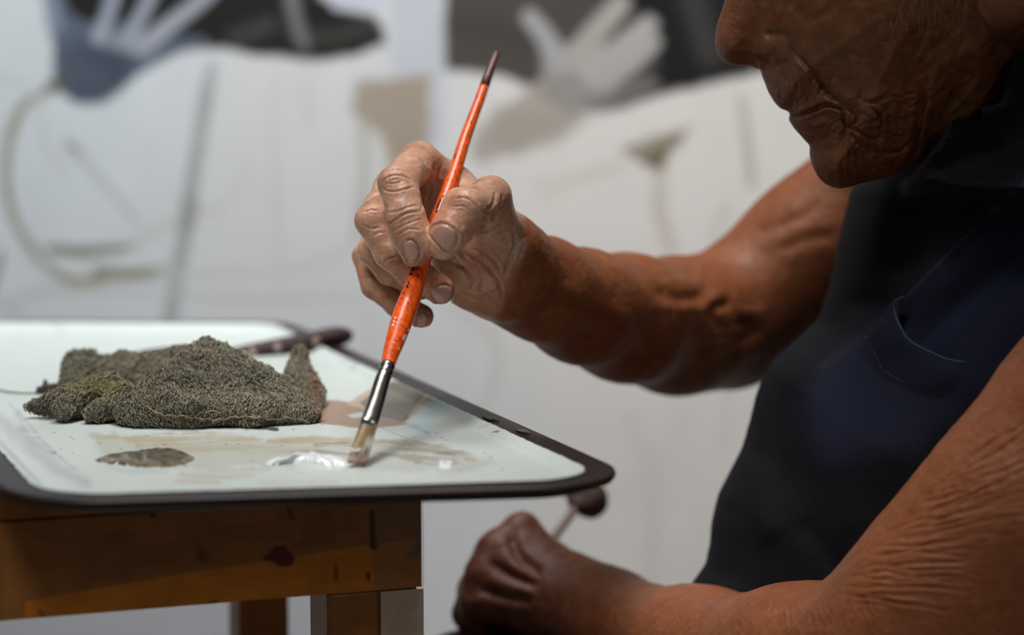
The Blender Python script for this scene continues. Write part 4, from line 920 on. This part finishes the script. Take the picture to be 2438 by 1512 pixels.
T = np.roll(OUT, -3, 0)-np.roll(OUT, 3, 0); T /= np.linalg.norm(T, axis=1)[:, None]; Nn = np.c_[-T[:, 1], T[:, 0]]
cen = OUT.mean(0); 
if ((cen-OUT)*Nn).sum() < 0: Nn = -Nn
def ring(off, z): return np.c_[OUT+Nn*off, np.full(NT, TRAY_Z+z)]
def loft(rings, wrap=True):
    n = NT; vs = np.vstack(rings); i = np.arange(n); j = (i+1) % n
    return vs, np.concatenate([np.stack([k*n+i, k*n+j, (k+1)*n+j, (k+1)*n+i], 1) for k in range(len(rings)-1)])
tray = empty('enamel_tray'); tray.location = (cen[0], cen[1], TRAY_Z-.008); bpy.context.view_layer.update()
tag(tray, 'white enamel tray with a black rim and smeared paint, lying on the wooden stool', 'tray')
BLACKR = mat('black_enamel', srgb(34, 24, 26), rough=.42, spec=.35, coat=.08, noise=[(30, .4, srgb(54, 42, 40)), (5, .3, srgb(26, 26, 30))], bump=[('noise', 200, .12, .0004)])
vr, fr_ = loft([ring(.030, -.0088), ring(.012, -.0075), ring(.0012, -.004), ring(.0001, -.0024), ring(0, -.0012), ring(.0006, -.0002), ring(.002, .0002), ring(.012, .0), ring(.0155, -.0001), ring(.0175, -.0010)])
prel(new_mesh('rim', vr, fr_, BLACKR), tray)
offs = [.0150]+[.0155+.0005*k for k in range(5)]
rings = [ring(.0140+.0006*0, .00025), ring(.0152, .0002)]
for k in range(1, 9):
    s = k/8; rings.append(ring(.0152+.007*s, .0002-.0032*(s*s*(3-2*s))))
inner = rings[-1]; c3 = np.r_[inner[:, :2].mean(0), TRAY_Z-.003]
NRg = 230
for k in range(1, NRg): 
    s = k/NRg; rings.append(inner+(c3-inner)*s)
vf, ff = loft(rings)
# ragged inner edge of the white coat
eg = noise2(np.c_[vf[:NT, 0], vf[:NT, 1]], 260, 4, 3)*.0009
vf[:NT, :2] += Nn*eg[:, None]
pf = proj(vf)[:, :2]
BE, TA, OLV = (196, 188, 168), (176, 148, 126), (150, 140, 100)
tops = [
 ('poly', [(210, 1030), (330, 1040), (480, 1035), (700, 1042), (860, 1040), (960, 1050), (1100, 1085), (1180, 1100), (1130, 1122), (960, 1125), (800, 1108), (600, 1110), (420, 1120), (250, 1080)], (196, 194, 180), 10, .55, 16),
 ('line', [(215, 1036), (330, 1045), (480, 1040), (620, 1046)], (6, 16, 22, 8), (198, 184, 150), 6, .75, 8, 1), ('line', [(330, 1062), (480, 1062), (640, 1068), (760, 1072)], (10, 24, 20, 8), (194, 186, 160), 7, .8, 8, 1),
 ('line', [(640, 1052), (760, 1046), (850, 1052)], (8, 14, 10), (190, 174, 130), 5, .7, 5, 1), ('line', [(750, 1060), (800, 1056), (840, 1060)], (7, 10, 7), (142, 136, 122), 3, .7, 3, 1),
 ('line', [(880, 1052), (960, 1062), (1060, 1072), (1130, 1096)], (16, 26, 22, 10), (182, 172, 152), 6, .9, 8, 1), ('line', [(900, 1080), (1000, 1092), (1090, 1100)], (10, 16, 8), (168, 158, 146), 4, .9, 6, 1),
 ('line', [(960, 1070), (1030, 1074), (1080, 1082)], (6, 10, 5), (152, 144, 134), 3, .8, 4, 1), ('line', [(990, 1102), (1060, 1106)], (5, 9), (140, 134, 128), 3, .8, 3), ('line', [(900, 1062), (970, 1064)], (8, 6), (214, 212, 196), 3, .9),
 ('line', [(500, 1122), (640, 1118)], (10, 6), (206, 196, 180), 6, .6), ('line', [(430, 1130), (520, 1136), (600, 1132)], (10, 12, 6), (200, 192, 176), 6, .6),
 ('line', [(420, 1145), (520, 1150)], 8, (196, 184, 164), 5, .6), ('line', [(620, 1150), (800, 1148)], 8, (204, 198, 184), 6, .5), ('line', [(700, 1080), (760, 1076), (830, 1082)], (5, 8, 5), (150, 140, 130), 3, .6, 3),
 # taupe, grey, peach and pale blue flats behind the bristles
 ('poly', [(752, 955), (800, 952), (850, 962), (900, 985), (960, 1000), (968, 1012), (880, 1020), (800, 1012), (750, 1008), (740, 985)], (178, 148, 126), 3, 1, 4),
 ('poly', [(825, 962), (858, 942), (900, 915), (960, 900), (1005, 928), (1040, 938), (1010, 965), (975, 1000), (955, 1008), (905, 992), (870, 975)], (206, 182, 160), 3, 1, 3),
 ('poly', [(858, 958), (895, 935), (935, 905), (985, 918), (1012, 936), (1000, 955), (978, 985), (966, 1000), (955, 1006), (925, 996), (890, 985)], (130, 128, 114), 2.5, 1, 4),
 ('line', [(952, 1003), (962, 1000), (970, 990)], 7, (84, 72, 44), 3, .9), ('poly', [(1046, 941), (1092, 962), (1060, 985), (1034, 1000), (1020, 1034), (1000, 1036), (960, 1012), (975, 1003), (1000, 975), (1020, 955)], (206, 234, 240), 2.5, 1, 3),
 ('poly', [(828, 988), (862, 980), (870, 992), (840, 996)], (218, 226, 224), 3, 1), ('line', [(905, 1000), (960, 1006), (1020, 1030)], (10, 12, 5), (176, 164, 152), 4, .7, 3, 1), ('line', [(560, 1012), (690, 1013), (745, 1008)], (10, 8, 4), (216, 226, 226), 3, .8),
 ('line', [(215, 1000), (300, 1008), (360, 1004)], (4, 14, 8), (128, 90, 66), 2.5, .9, 3), ('line', [(290, 1003), (480, 1012), (660, 1022)], (8, 10, 8), (52, 36, 28), 3, .9, 3),  # dark line paints the shade of the gap under the rag's front edge
 ('line', [(0, 1000), (60, 1050), (130, 1110), (210, 1150)], (30, 34, 30, 20), (196, 204, 206), 14, .8, 8), ('line', [(40, 985), (70, 1040), (120, 1080)], (14, 22, 8), (180, 186, 186), 9, .6, 8, 1), ('line', [(20, 960), (60, 1000), (110, 1060), (180, 1120)], (6, 9, 7, 4), (160, 168, 166), 5, .5, 5, 1),
 ('line', [(240, 1100), (300, 1122), (400, 1120)], (4, 12, 6), (190, 198, 196), 8, .5), ('line', [(870, 1000), (960, 1040), (1100, 1080)], 3, (170, 164, 152), 2, .5),
 ('line', [(790, 990), (830, 1004), (880, 1004)], 1.6, (150, 150, 145), 1, .6), ('line', [(1138, 1024), (1148, 1016), (1160, 1014)], 1.4, (150, 154, 152), .8, .8),
 ('line', [(820, 855), (850, 862), (838, 880)], 9, (160, 172, 166), 7, .6, 4), ('line', [(130, 770), (150, 790)], 10, (190, 196, 194), 8, .5),
 ('poly', [(1171, 1029), (1180, 1025), (1190, 1026), (1182, 1031)], (146, 92, 48), .8, 1), ('line', [(1166, 1088), (1170, 1089)], 3, (130, 124, 116), 1.5, .9),
 ('line', [(1232, 1026), (1250, 1030), (1262, 1034)], (6, 7, 5), (120, 120, 72), 2, 1, 2), ('line', [(1262, 1036), (1280, 1042), (1288, 1044)], (7, 8, 5), (98, 106, 140), 2, 1, 2), ('line', [(1290, 1044), (1300, 1047)], 6, (160, 92, 104), 2, 1, 2),
 ('line', [(1010, 1100), (1070, 1106)], 10, (226, 230, 230), 6, .6)]
tc_ = paint(pf, srgb(203, 212, 209), tops, .78)
tc_ *= (1+.03*noise2(pf, 1/60., 3, 55))[:, None]
for q in range(60):
    a, b = r4.uniform(60, 1250), r4.uniform(1000, 1130); m = (np.abs(pf[:, 0]-a) < 3.5) & (np.abs(pf[:, 1]-b) < 1.2); tc_[m] *= .55
WET = mat('wet_white_enamel', attr=True, rough=.36, spec=.35, coat=.07, bump=[('noise', 45, .10, .0012), ('noise', 240, .05, .0004)])
prel(new_mesh('pan', vf, ff, WET, colors=tc_), tray)
TZ = TRAY_Z-.003
def on_t(u, v, dz=0): return on_z(u, v, TZ+dz)
# raised wet paint
def puddle(name, poly, hgt, m, label, base=None, R=10):
    P = catmull(poly, 8, closed=True); P = P+np.c_[noise2(P, 1/9., 3, len(poly)), noise2(P+50, 1/9., 3, 4)*.35]*9; c = P.mean(0); n = len(P); vs = []; fs = []
    for j in range(R+1):
        s = j/R
        for i in range(n):
            q = c+(P[i]-c)*s; z = hgt*(1-s**3)**.7*(1+.35*noise2(q[None], 1/14., 2, 6)[0]) if s < 1 else -.0003
            vs.append(on_t(q[0], q[1])+np.array([0, 0, z]))
    for j in range(R):
        for i in range(n): fs.append([j*n+i, j*n+(i+1) % n, (j+1)*n+(i+1) % n, (j+1)*n+i])
    o = new_mesh(name, vs, fs, m); tag(o, label, 'paint'); return o
WP = mat('white_oil_paint', srgb(236, 242, 244), rough=.18, coat=.5, bump=[('noise', 160, .3, .001)])
GP = mat('grey_brown_paint', srgb(86, 78, 62), rough=.2, coat=.5, noise=[(60, .7, srgb(74, 62, 52)), (150, .5, srgb(150, 140, 112))], bump=[('noise', 220, .5, .0015)])
puddle('paint_puddle', [(222, 1095), (250, 1085), (300, 1078), (360, 1070), (400, 1068), (440, 1076), (466, 1092), (440, 1106), (400, 1113), (340, 1114), (290, 1108), (250, 1102)], .0022, GP, 'thick grey-brown paint puddle near the front rim of the white tray')
puddle('paint_puddle', [(628, 1104), (660, 1094), (700, 1086), (745, 1084), (790, 1092), (830, 1098), (838, 1106), (790, 1110), (740, 1106), (690, 1104), (650, 1110)], .0035, WP, 'wet white paint ridge left of the bristle tip on the tray')
puddle('paint_puddle', [(1040, 1108), (1056, 1101), (1078, 1101), (1084, 1110), (1066, 1116), (1046, 1114)], .0022, WP, 'small wet white paint dab right of the bristles on the tray')
fk = MB(); 
for (a, b, c) in (((1158, 996), (1172, 994), (1188, 1002)), ((1230, 1024), (1248, 1028), (1262, 1032)), ((1150, 992), (1168, 997), (1176, 1000))):
    fk.tube([on_z(*a, TRAY_Z+.0006), on_z(*b, TRAY_Z+.0012), on_z(*c, TRAY_Z+.0006)], [.0006, .0011, .0004], 6)
prel(fk.build('dried_paint_crumb', mat('dried_paint', srgb(92, 96, 78), rough=.8)), tray)['kind'] = 'stuff'

# ================================================================ wet terry rag
def rp(u, v, d): 
    p = pt(u, v, d); return p
ppr = [Cone(rp(497, 850, 1.262), rp(340, 982, 1.222), .005, .0075, .007), Cone(rp(497, 850, 1.262), rp(722, 990, 1.228), .005, .0055, .007), Cone(rp(497, 850, 1.262), rp(600, 998, 1.216), .005, .0070, .007),
       Cone(rp(497, 850, 1.262), rp(450, 992, 1.216), .005, .0078, .007), Cone(rp(497, 850, 1.262), rp(400, 940, 1.30), .005, .008, .007), Cone(rp(497, 850, 1.262), rp(660, 945, 1.31), .005, .008, .007),
       Cone(rp(495, 862, 1.262), rp(400, 985, 1.218), .007, .008, .007), Cone(rp(497, 870, 1.262), rp(525, 992, 1.220), .009, .008, .007), Cone(rp(497, 872, 1.262), rp(570, 992, 1.222), .009, .008, .007), Cone(rp(510, 868, 1.264), rp(665, 992, 1.226), .008, .007, .007), Cone(rp(540, 868, 1.262), rp(700, 968, 1.24), .007, .006, .007), Cone(rp(590, 900, 1.262), rp(690, 962, 1.25), .007, .007, .007),
       Cone(rp(345, 975, 1.217), rp(460, 985, 1.212), .0078, .0065, .01), Cone(rp(560, 870, 1.255), rp(640, 925, 1.245), .005, .007, .01), Cone(rp(455, 870, 1.25), rp(370, 935, 1.235), .007, .009, .012),
       Cone(rp(340, 985, 1.216), rp(318, 972, 1.220), .0085, .0075, .004), Cone(rp(640, 990, 1.224), rp(735, 992, 1.226), .006, .0035, .006),
       # left lobes
       Cone(rp(70, 970, 1.238), rp(150, 960, 1.238), .0028, .0060, .006), Cone(rp(150, 960, 1.238), rp(290, 962, 1.245), .0060, .0090, .008), Cone(rp(150, 975, 1.228), rp(265, 918, 1.252), .0052, .0070, .003),
       Cone(rp(225, 985, 1.226), rp(300, 950, 1.236), .0052, .0070, .003),
       Cone(rp(168, 872, 1.33), rp(185, 930, 1.30), .0050, .0070, .006), Cone(rp(175, 862, 1.33), rp(218, 856, 1.335), .0040, .0035, .004), Cone(rp(218, 868, 1.33), rp(300, 882, 1.32), .006, .0065, .006), Cone(rp(300, 882, 1.32), rp(440, 856, 1.31), .0065, .007, .008),
       Cone(rp(210, 905, 1.31), rp(420, 920, 1.30), .009, .012, .012),
       # standing flap on the right
       Cone(rp(712, 828, 1.315), rp(735, 900, 1.30), .0035, .0045, .004), Cone(rp(735, 900, 1.30), rp(742, 962, 1.275), .0045, .0055, .005), Cone(rp(700, 868, 1.31), rp(705, 945, 1.29), .0030, .0060, .008), Cone(rp(742, 962, 1.275), rp(738, 990, 1.24), .0055, .004, .006)]
_t = time.time()
class Floor:
    op = 'sub'; k = .0005
    def d(s, P): return P[:, 2]-(TZ-.0002)
Vr, Fr = surface(ppr+[Floor()], [-.28, 1.15, TZ-.004], [-.09, 1.38, TZ+.05], .0010); Vr = relax(Vr, Fr, 1, .5)
Nr = normals(Vr, Fr)
n1 = fbm(Vr, 75, 3, 61); n2 = fbm(Vr, 260, 3, 62); fin = np.clip((Vr[:, 2]-TZ)/.004, 0, 1)
Vr = Vr+Nr*((n1*.0042+n2*.0012)*fin)[:, None]; Vr[:, 2] = np.maximum(Vr[:, 2], TZ-.0002)
pr = proj(Vr); ug = sstep(fbm(Vr, 35, 3, 63), .0, .45)
def ragtone(P, px):
    t = np.tile(srgb(128, 122, 102), (len(P), 1)); nn = fbm(P, 45, 3, 65)
    def b(c, m):
        nonlocal t
        t = t*(1-m[:, None])+srgb(*c)*m[:, None]
    b((112, 108, 92), sstep(nn, 0, .4)*.8); b((150, 138, 112), sstep(-nn, .1, .5)*.5)
    b((128, 122, 58), np.exp(-((px[:, 0]-235)**2/60.**2+(px[:, 1]-920)**2/24.**2))*.8); b((126, 84, 56), np.exp(-((px[:, 0]-750)**2/12.**2+(px[:, 1]-930)**2/45.**2))*.8)
    b((124, 98, 68), sstep(fbm(P, 160, 2, 66), .4, .55)*.5); b((118, 92, 70), np.exp(-((px[:, 0]-345)**2/60.**2+(px[:, 1]-878)**2/12.**2))*.5)
    return t
RAG = mat('wet_terry', attr=True, rough=.5, spec=.4, bump=[('noise', 500, .8, .002)])
rag = new_mesh('terry_rag', Vr, Fr, RAG, colors=ragtone(Vr, pr)*.38)
tag(rag, 'crumpled wet grey-olive terry rag lying on the white tray', 'rag')
# loops of the terry pile
Nr = normals(Vr, Fr); cenr = Vr[Fr].mean(1); fn = normals(Vr, Fr)[Fr[:, 0]]
ar = np.linalg.norm(np.cross(Vr[Fr[:, 2]]-Vr[Fr[:, 0]], Vr[Fr[:, 3]]-Vr[Fr[:, 1]]), axis=1); ok = (cenr[:, 2] > TZ+.0012); pz = ar*ok; pz /= pz.sum()
NL_ = 26000
pick = RNG.choice(len(Fr), NL_, p=pz); C0 = cenr[pick]+RNG.normal(0, .0004, (NL_, 3)); N0 = fn[pick]
flow = np.stack([fbm(C0, 70, 2, s) for s in (71, 72, 73)], 1)*1.3+np.array([.3, -.5, -.9]); tg = flow-N0*(flow*N0).sum(1)[:, None]; tg /= np.linalg.norm(tg, axis=1)[:, None]+1e-9
tg = tg+RNG.normal(0, .35, (NL_, 3)); tg -= N0*(tg*N0).sum(1)[:, None]; tg /= np.linalg.norm(tg, axis=1)[:, None]+1e-9; bt = np.cross(N0, tg)
sc = RNG.uniform(.7, 1.25, NL_)[:, None]; prof = [(-.0011, -.0002, 0), (-.0006, .00045, .00014), (.0002, .00070, .00030), (.0009, .00045, .00010), (.0012, -.0002, -.00015)]
PP_ = [C0+(tg*a+N0*b+bt*c)*sc for a, b, c in prof]; vl = []; rad = .00027*sc
for i, p in enumerate(PP_):
    t = PP_[min(i+1, 4)]-PP_[max(i-1, 0)]; t /= np.linalg.norm(t, axis=1)[:, None]; s2 = np.cross(t, bt)
    for k in range(3): a = math.pi*2/3*k; vl.append(p+(bt*math.cos(a)*1.15+s2*math.sin(a))*rad)
vl = np.stack(vl, 1).reshape(-1, 3); q = []
for i in range(4):
    for k in range(3): q.append([i*3+k, i*3+(k+1) % 3, (i+1)*3+(k+1) % 3, (i+1)*3+k])
fl_ = (np.array(q)[None]+(np.arange(NL_)*15)[:, None, None]).reshape(-1, 4); vl[:, 2] = np.maximum(vl[:, 2], TZ)
lt = np.repeat(ragtone(C0, proj(C0))*RNG.uniform(.6, 1.4, NL_)[:, None], 15, 0)
LOOP = mat('terry_loop', attr=True, rough=.28, spec=.6)
tag(new_mesh('terry_loops', vl, fl_, LOOP, rag, colors=lt), kind='stuff')
# frayed edge cord and threads
ed = MB(); e1 = catmull([(338, 965), (352, 972), (372, 985), (400, 992), (440, 994), (480, 1000), (520, 1003), (560, 996), (610, 997), (650, 1002), (690, 998), (738, 1008)], 5)
def ragz(u, v):
    h, n_ = cast(rb, u, v); return h
rb = BVHTree.FromPolygons([tuple(p) for p in Vr], [tuple(q_) for q_ in Fr])
pth = []
for i, (u, v) in enumerate(e1):
    h, n_ = cast(rb, u, v-3); 
    if h is None: h = on_t(u, v, .001)
    pth.append(h-FW*.0012+np.array([0, 0, .0004*math.sin(i*1.7)]))
ed.tube(pth, [.0005+.0002*math.sin(i*1.3)+.00015*math.sin(i*3.1) for i in range(len(pth))], 6)
for i in range(130):
    k = r4.randrange(len(pth)-1) if i < 90 else None
    p0 = pth[k] if k is not None else (lambda h: h if h is not None else on_t(200, 995, .001))(cast(rb, r4.uniform(60, 330), r4.uniform(965, 996))[0])
    dv = np.array([r4.uniform(-1, 1), r4.uniform(-.9, -.1), r4.uniform(-.7, .3)]); L = r4.uniform(.001, .004); b2 = np.array([r4.uniform(-1, 1)*.001, 0, r4.uniform(-.5, 1)*.001])
    q3 = [p0, p0+dv*L*.5+b2, p0+dv*L]; q3 = [np.array([x[0], x[1], max(x[2], TZ+.0003)]) for x in q3]; ed.tube(q3, [.00016, .00014, .00007], 4)
ed.build('frayed_edge', mat('frayed_thread', srgb(122, 115, 92), rough=.5), rag)
lp = MB(); lp.tube([cast(rb, *q_)[0]-FW*.0012 for q_ in catmull([(487, 994), (490, 984), (503, 978), (517, 980), (527, 990)], 4) if cast(rb, *q_)[0] is not None], [.0002]*40, 5); lp.build('loose_thread', mat('loose_thread', srgb(176, 170, 140), rough=.5), rag)

# twig with a dark crumpled bud
tw = MB(); tpts = [(-70, 918), (-20, 925), (20, 933), (60, 936), (95, 936)]
tw.tube([on_t(a, b, .0012) for a, b in catmull(tpts, 4)], [.00045]*17, 6)
tw_o = tw.build('twig', mat('green_twig', srgb(74, 72, 34), rough=.6)); tag(tw_o, 'thin green twig with a dark crumpled bud lying left of the rag', 'twig')
oz = lambda u, v, h: on_t(u, v)+np.array([0, 0, h])
bu = [Cone(oz(94, 938, .002), oz(156, 936, .004), .0022, .0030, .002), Cone(oz(106, 937, .002), oz(110, 936, .0078), .0025, .0017, .001), Cone(oz(108, 936, .0075), oz(122, 936, .0065), .0013, .0012, .001), Cone(oz(122, 936, .003), oz(150, 934, .0045), .003, .0026, .001)]
bb = on_t(120, 934, .004); Vb, Fb = surface(bu, bb-.016, bb+.018, .0006); Nb = normals(Vb, Fb); Vb = Vb+Nb*(fbm(Vb, 500, 3, 5)*.0014)[:, None]
new_mesh('bud', Vb, Fb, mat('dark_bud', srgb(58, 42, 38), rough=.6), tw_o)

# ================================================================ knife across the far rim
kn = empty('palette_knife'); kn.location = pt(700, 826, 1.46); bpy.context.view_layer.update(); tag(kn, 'palette knife with a dark riveted wooden handle lying across the back of the tray', 'knife')
KW = mat('dark_knife_wood', srgb(50, 32, 32), rough=.6, noise=[(80, .5, srgb(70, 42, 36), (1, 6, 6)), (30, .3, srgb(34, 28, 34))])
kb = MB(); kc = [(545, 849, 1.452, 15, .008), (560, 844, 1.454, 28, .010), (600, 836, 1.458, 32, .011), (690, 820, 1.468, 36, .012), (770, 806, 1.480, 40, .012), (806, 801, 1.487, 40, .012), (826, 800, 1.491, 30, .009), (834, 802, 1.493, 12, .004)]
kcc = catmull(kc, 4)
kb.tube([pt(a, b, c) for a, b, c, _, _ in kcc], [(e*.5*1.2, d_*.58*c/FPX) for a, b, c, d_, e in kcc], 20); kh = prel(kb.build('handle', KW), kn)
KR_ = mat('rivet_metal', srgb(176, 150, 150), rough=.4, metal=.6)
khb = BVHTree.FromPolygons([v_.co[:] for v_ in kh.data.vertices], [tuple(p.vertices) for p in kh.data.polygons])
for (a, b) in ((754, 813), (661, 827), (602, 839)):
    h, n_ = cast(khb, a, b)
    rv = MB(); n_ = np.array(n_); rv.tube([h-n_*.001, h+n_*.0004, h+n_*.0008], [.0026, .0026, .0018], 16); ro = rv.build('rivet', KR_); ro.parent = kh
bl_ = MB(); bcv = catmull([(552, 848, 1.452), (500, 838, 1.445), (440, 832, 1.438), (380, 836, 1.43), (330, 846, 1.42), (285, 862, 1.41), (250, 872, 1.405)], 5)
bl_.tube([pt(*x) for x in bcv], [(.006 if i > 10 else .0025+.0003*i, .0011) for i in range(len(bcv))], 12)
prel(bl_.build('blade', mat('tarnished_blade', srgb(70, 84, 86), rough=.4, metal=.8)), kn)

# ================================================================ stick with a round head held in the fist
sk = empty('mahlstick'); sk.location = pt(1300, 1308, 1.425); sk.name = 'painting_stick'; bpy.context.view_layer.update(); tag(sk, 'thin stick with a dark round padded head held in the lower fist', 'stick')
s_ = MB(); s_.tube([pt(1255, 1362, 1.415), pt(1300, 1304, 1.44), pt(1340, 1250, 1.455), pt(1380, 1196, 1.47)], [.0030, .0030, .0028, .0028], 14); prel(s_.build('shaft', mat('pinkish_wood', srgb(112, 94, 90), rough=.5)), sk)
hd_ = pt(1398, 1180, 1.475); Vh, Fh = surface([Cone(hd_+UP*.002-RT*.003, hd_-UP*.003+RT*.002, .0105, .0112, .004), Cone(pt(1376, 1200, 1.468), hd_, .005, .008, .006)], hd_-.03, hd_+.03, .0012); Nh = normals(Vh, Fh); Vh = Vh+Nh*(fbm(Vh, 150, 3, 6)*.001)[:, None]
prel(new_mesh('padded_head', Vh, Fh, mat('dark_leather', srgb(72, 50, 44), rough=.6, noise=[(60, .5, srgb(30, 30, 22))])), sk)

# ================================================================ wooden stool under the tray
st_ = empty('wooden_stool'); B0 = pt(1003, 1396, 1.165); zb = B0[2]; L0 = on_z(0, 1478, zb); dA = unit(L0-B0); dN = np.array([dA[1], -dA[0], 0]); dN = dN if dN[1] < 0 else -dN; up = np.array([0, 0, 1.0])
LEN = .262; DEP = .30; ztop = TRAY_Z-.0090
st_.location = (B0+dA*LEN/2-dN*DEP/2)*np.array([1, 1, 0]); bpy.context.view_layer.update(); tag(st_, 'paint-stained brown wooden stool with taped corner carrying the tray', 'stool')
WD = mat('varnished_pine', srgb(178, 112, 40), rough=.45, coat=.15, noise=[(9, .5, srgb(136, 82, 30), (1, 1, 6)), (60, .3, srgb(60, 36, 20))], bump=[('noise', 60, .15, .001, (0, 0, 0), (1, 1, 6))])
WD2 = mat('stained_pine_front', attr=True, rough=.5, noise=[(60, .25, srgb(60, 36, 20))], bump=[('noise', 60, .15, .001)])
def part(name, o, ax, ay, az, m=WD, parent=st_, bv=.002):
    b = MB(); b.box(o, ax, ay, az); ob = b.build(name, m, smooth=False); 
    if parent is st_: prel(ob, st_)
    else: ob.parent = parent
    if bv: bevel(ob, bv, 2)
    return ob
part('seat', B0*[1, 1, 0]+up*(ztop-.016), dA*LEN, -dN*DEP, up*.016)
AH = ztop-.0162-zb
# front apron: dense grid so stains can be laid on it
o0 = B0*[1, 1, 0]+up*zb+dN*.0005; Va, Fa = quadgrid(o0, dA*LEN, up*AH, 260, 80)
pa = proj(Va)[:, :2]
apn = [('poly', [(60, 1432), (400, 1372), (860, 1300), (1010, 1282), (1030, 1400), (1000, 1420), (0, 1500), (-60, 1500), (60, 1470)], (224, 136, 24), 3, .95),
       ('poly', [(622, 1330), (640, 1316), (655, 1298), (680, 1300), (690, 1316), (704, 1330), (694, 1346), (668, 1350), (650, 1338), (632, 1336)], (96, 14, 22), 4, .95, 4),
       ('line', [(360, 1190), (363, 1224)], 16, (34, 32, 34), 4, .9, 3), ('line', [(680, 1196), (694, 1232)], 10, (48, 38, 30), 4, .7), ('line', [(884, 1220), (890, 1300)], (12, 16), (40, 36, 40), 4, .9, 4), ('line', [(800, 1350), (800, 1380)], 9, (52, 42, 30), 4, .8, 3),
       ('line', [(876, 1366), (877, 1380)], 8, (24, 20, 20), 2, .9), ('line', [(490, 1440), (515, 1430)], 7, (58, 50, 32), 4, .8), ('line', [(478, 1320), (486, 1330)], 26, (64, 50, 36), 8, .6), ('line', [(95, 1455), (105, 1470)], 8, (40, 32, 20), 4, .7),
       ('poly', [(1010, 1240), (985, 1258), (992, 1282), (975, 1320), (964, 1332), (1000, 1318), (1012, 1290), (1020, 1240)], (112, 118, 130), 3, .9, 6), ('poly', [(730, 1230), (790, 1200), (800, 1300), (700, 1310)], (116, 78, 50), 12, .5, 8)]
ca = paint(pa, srgb(166, 108, 50), apn); ca *= (1+.12*noise2(pa*[1, 6], 1/60., 3, 31))[:, None]
prel(new_mesh('apron', Va, Fa, WD2, colors=ca), st_)
part('apron', B0*[1, 1, 0]+up*zb, dA*LEN, -dN*.014, up*AH, bv=.001); part('apron', B0*[1, 1, 0]+up*zb-dN*.014, dA*.014, -dN*(DEP-.014), up*AH); part('apron', B0*[1, 1, 0]+up*zb+dA*(LEN-.014)-dN*.014, dA*.014, -dN*(DEP-.014), up*AH); part('apron', B0*[1, 1, 0]+up*zb-dN*(DEP-.014)+dA*.014, dA*(LEN-.028), -dN*.014, up*AH)
LW = .045; gnd = B0*[1, 1, 0]
def leg(off, dep, w_, t_): return part('leg', gnd+dA*off-dN*dep, dA*w_, -dN*t_, up*(zb-.0003))
lr = leg(.001, .002, LW, .036); leg(LEN-.046, .002, .045, .036); leg(.001, DEP-.034, .030, .030); leg(LEN-.031-.036, DEP-.034, .024, .03)
TAPE = mat('plastic_tape', srgb(178, 156, 132), rough=.3, spec=.4); 
def talpha(a, c=(176, 152, 128)):
    m = mat('clear_tape', srgb(*c), rough=.25, noise=[(50, .5, srgb(150, 130, 112))], bump=[('noise', 90, .5, .002)]); m.node_tree.nodes['Principled BSDF'].inputs['Alpha'].default_value = a; return m
T1, T2 = talpha(.16), talpha(.86, (232, 212, 188))
fo = dN*.0012
part('tape', gnd+up*zb+fo-dA*.001, dA*.0245, dN*.0003, up*(AH+.010), T1, bv=0); part('tape', gnd+up*(zb-.14)+fo-dA*.001-dN*.001, dA*.0215, dN*.0003, up*.139, T2, bv=0)
part('tape', gnd+up*zb+fo*1.4+dA*(.200), dA*.062, dN*.0003, up*(AH), talpha(.13), bv=0); part('tape', gnd+up*(zb-.10)+fo+dA*(LEN-.048), dA*.045, dN*.0003, up*.1, T2, bv=0)
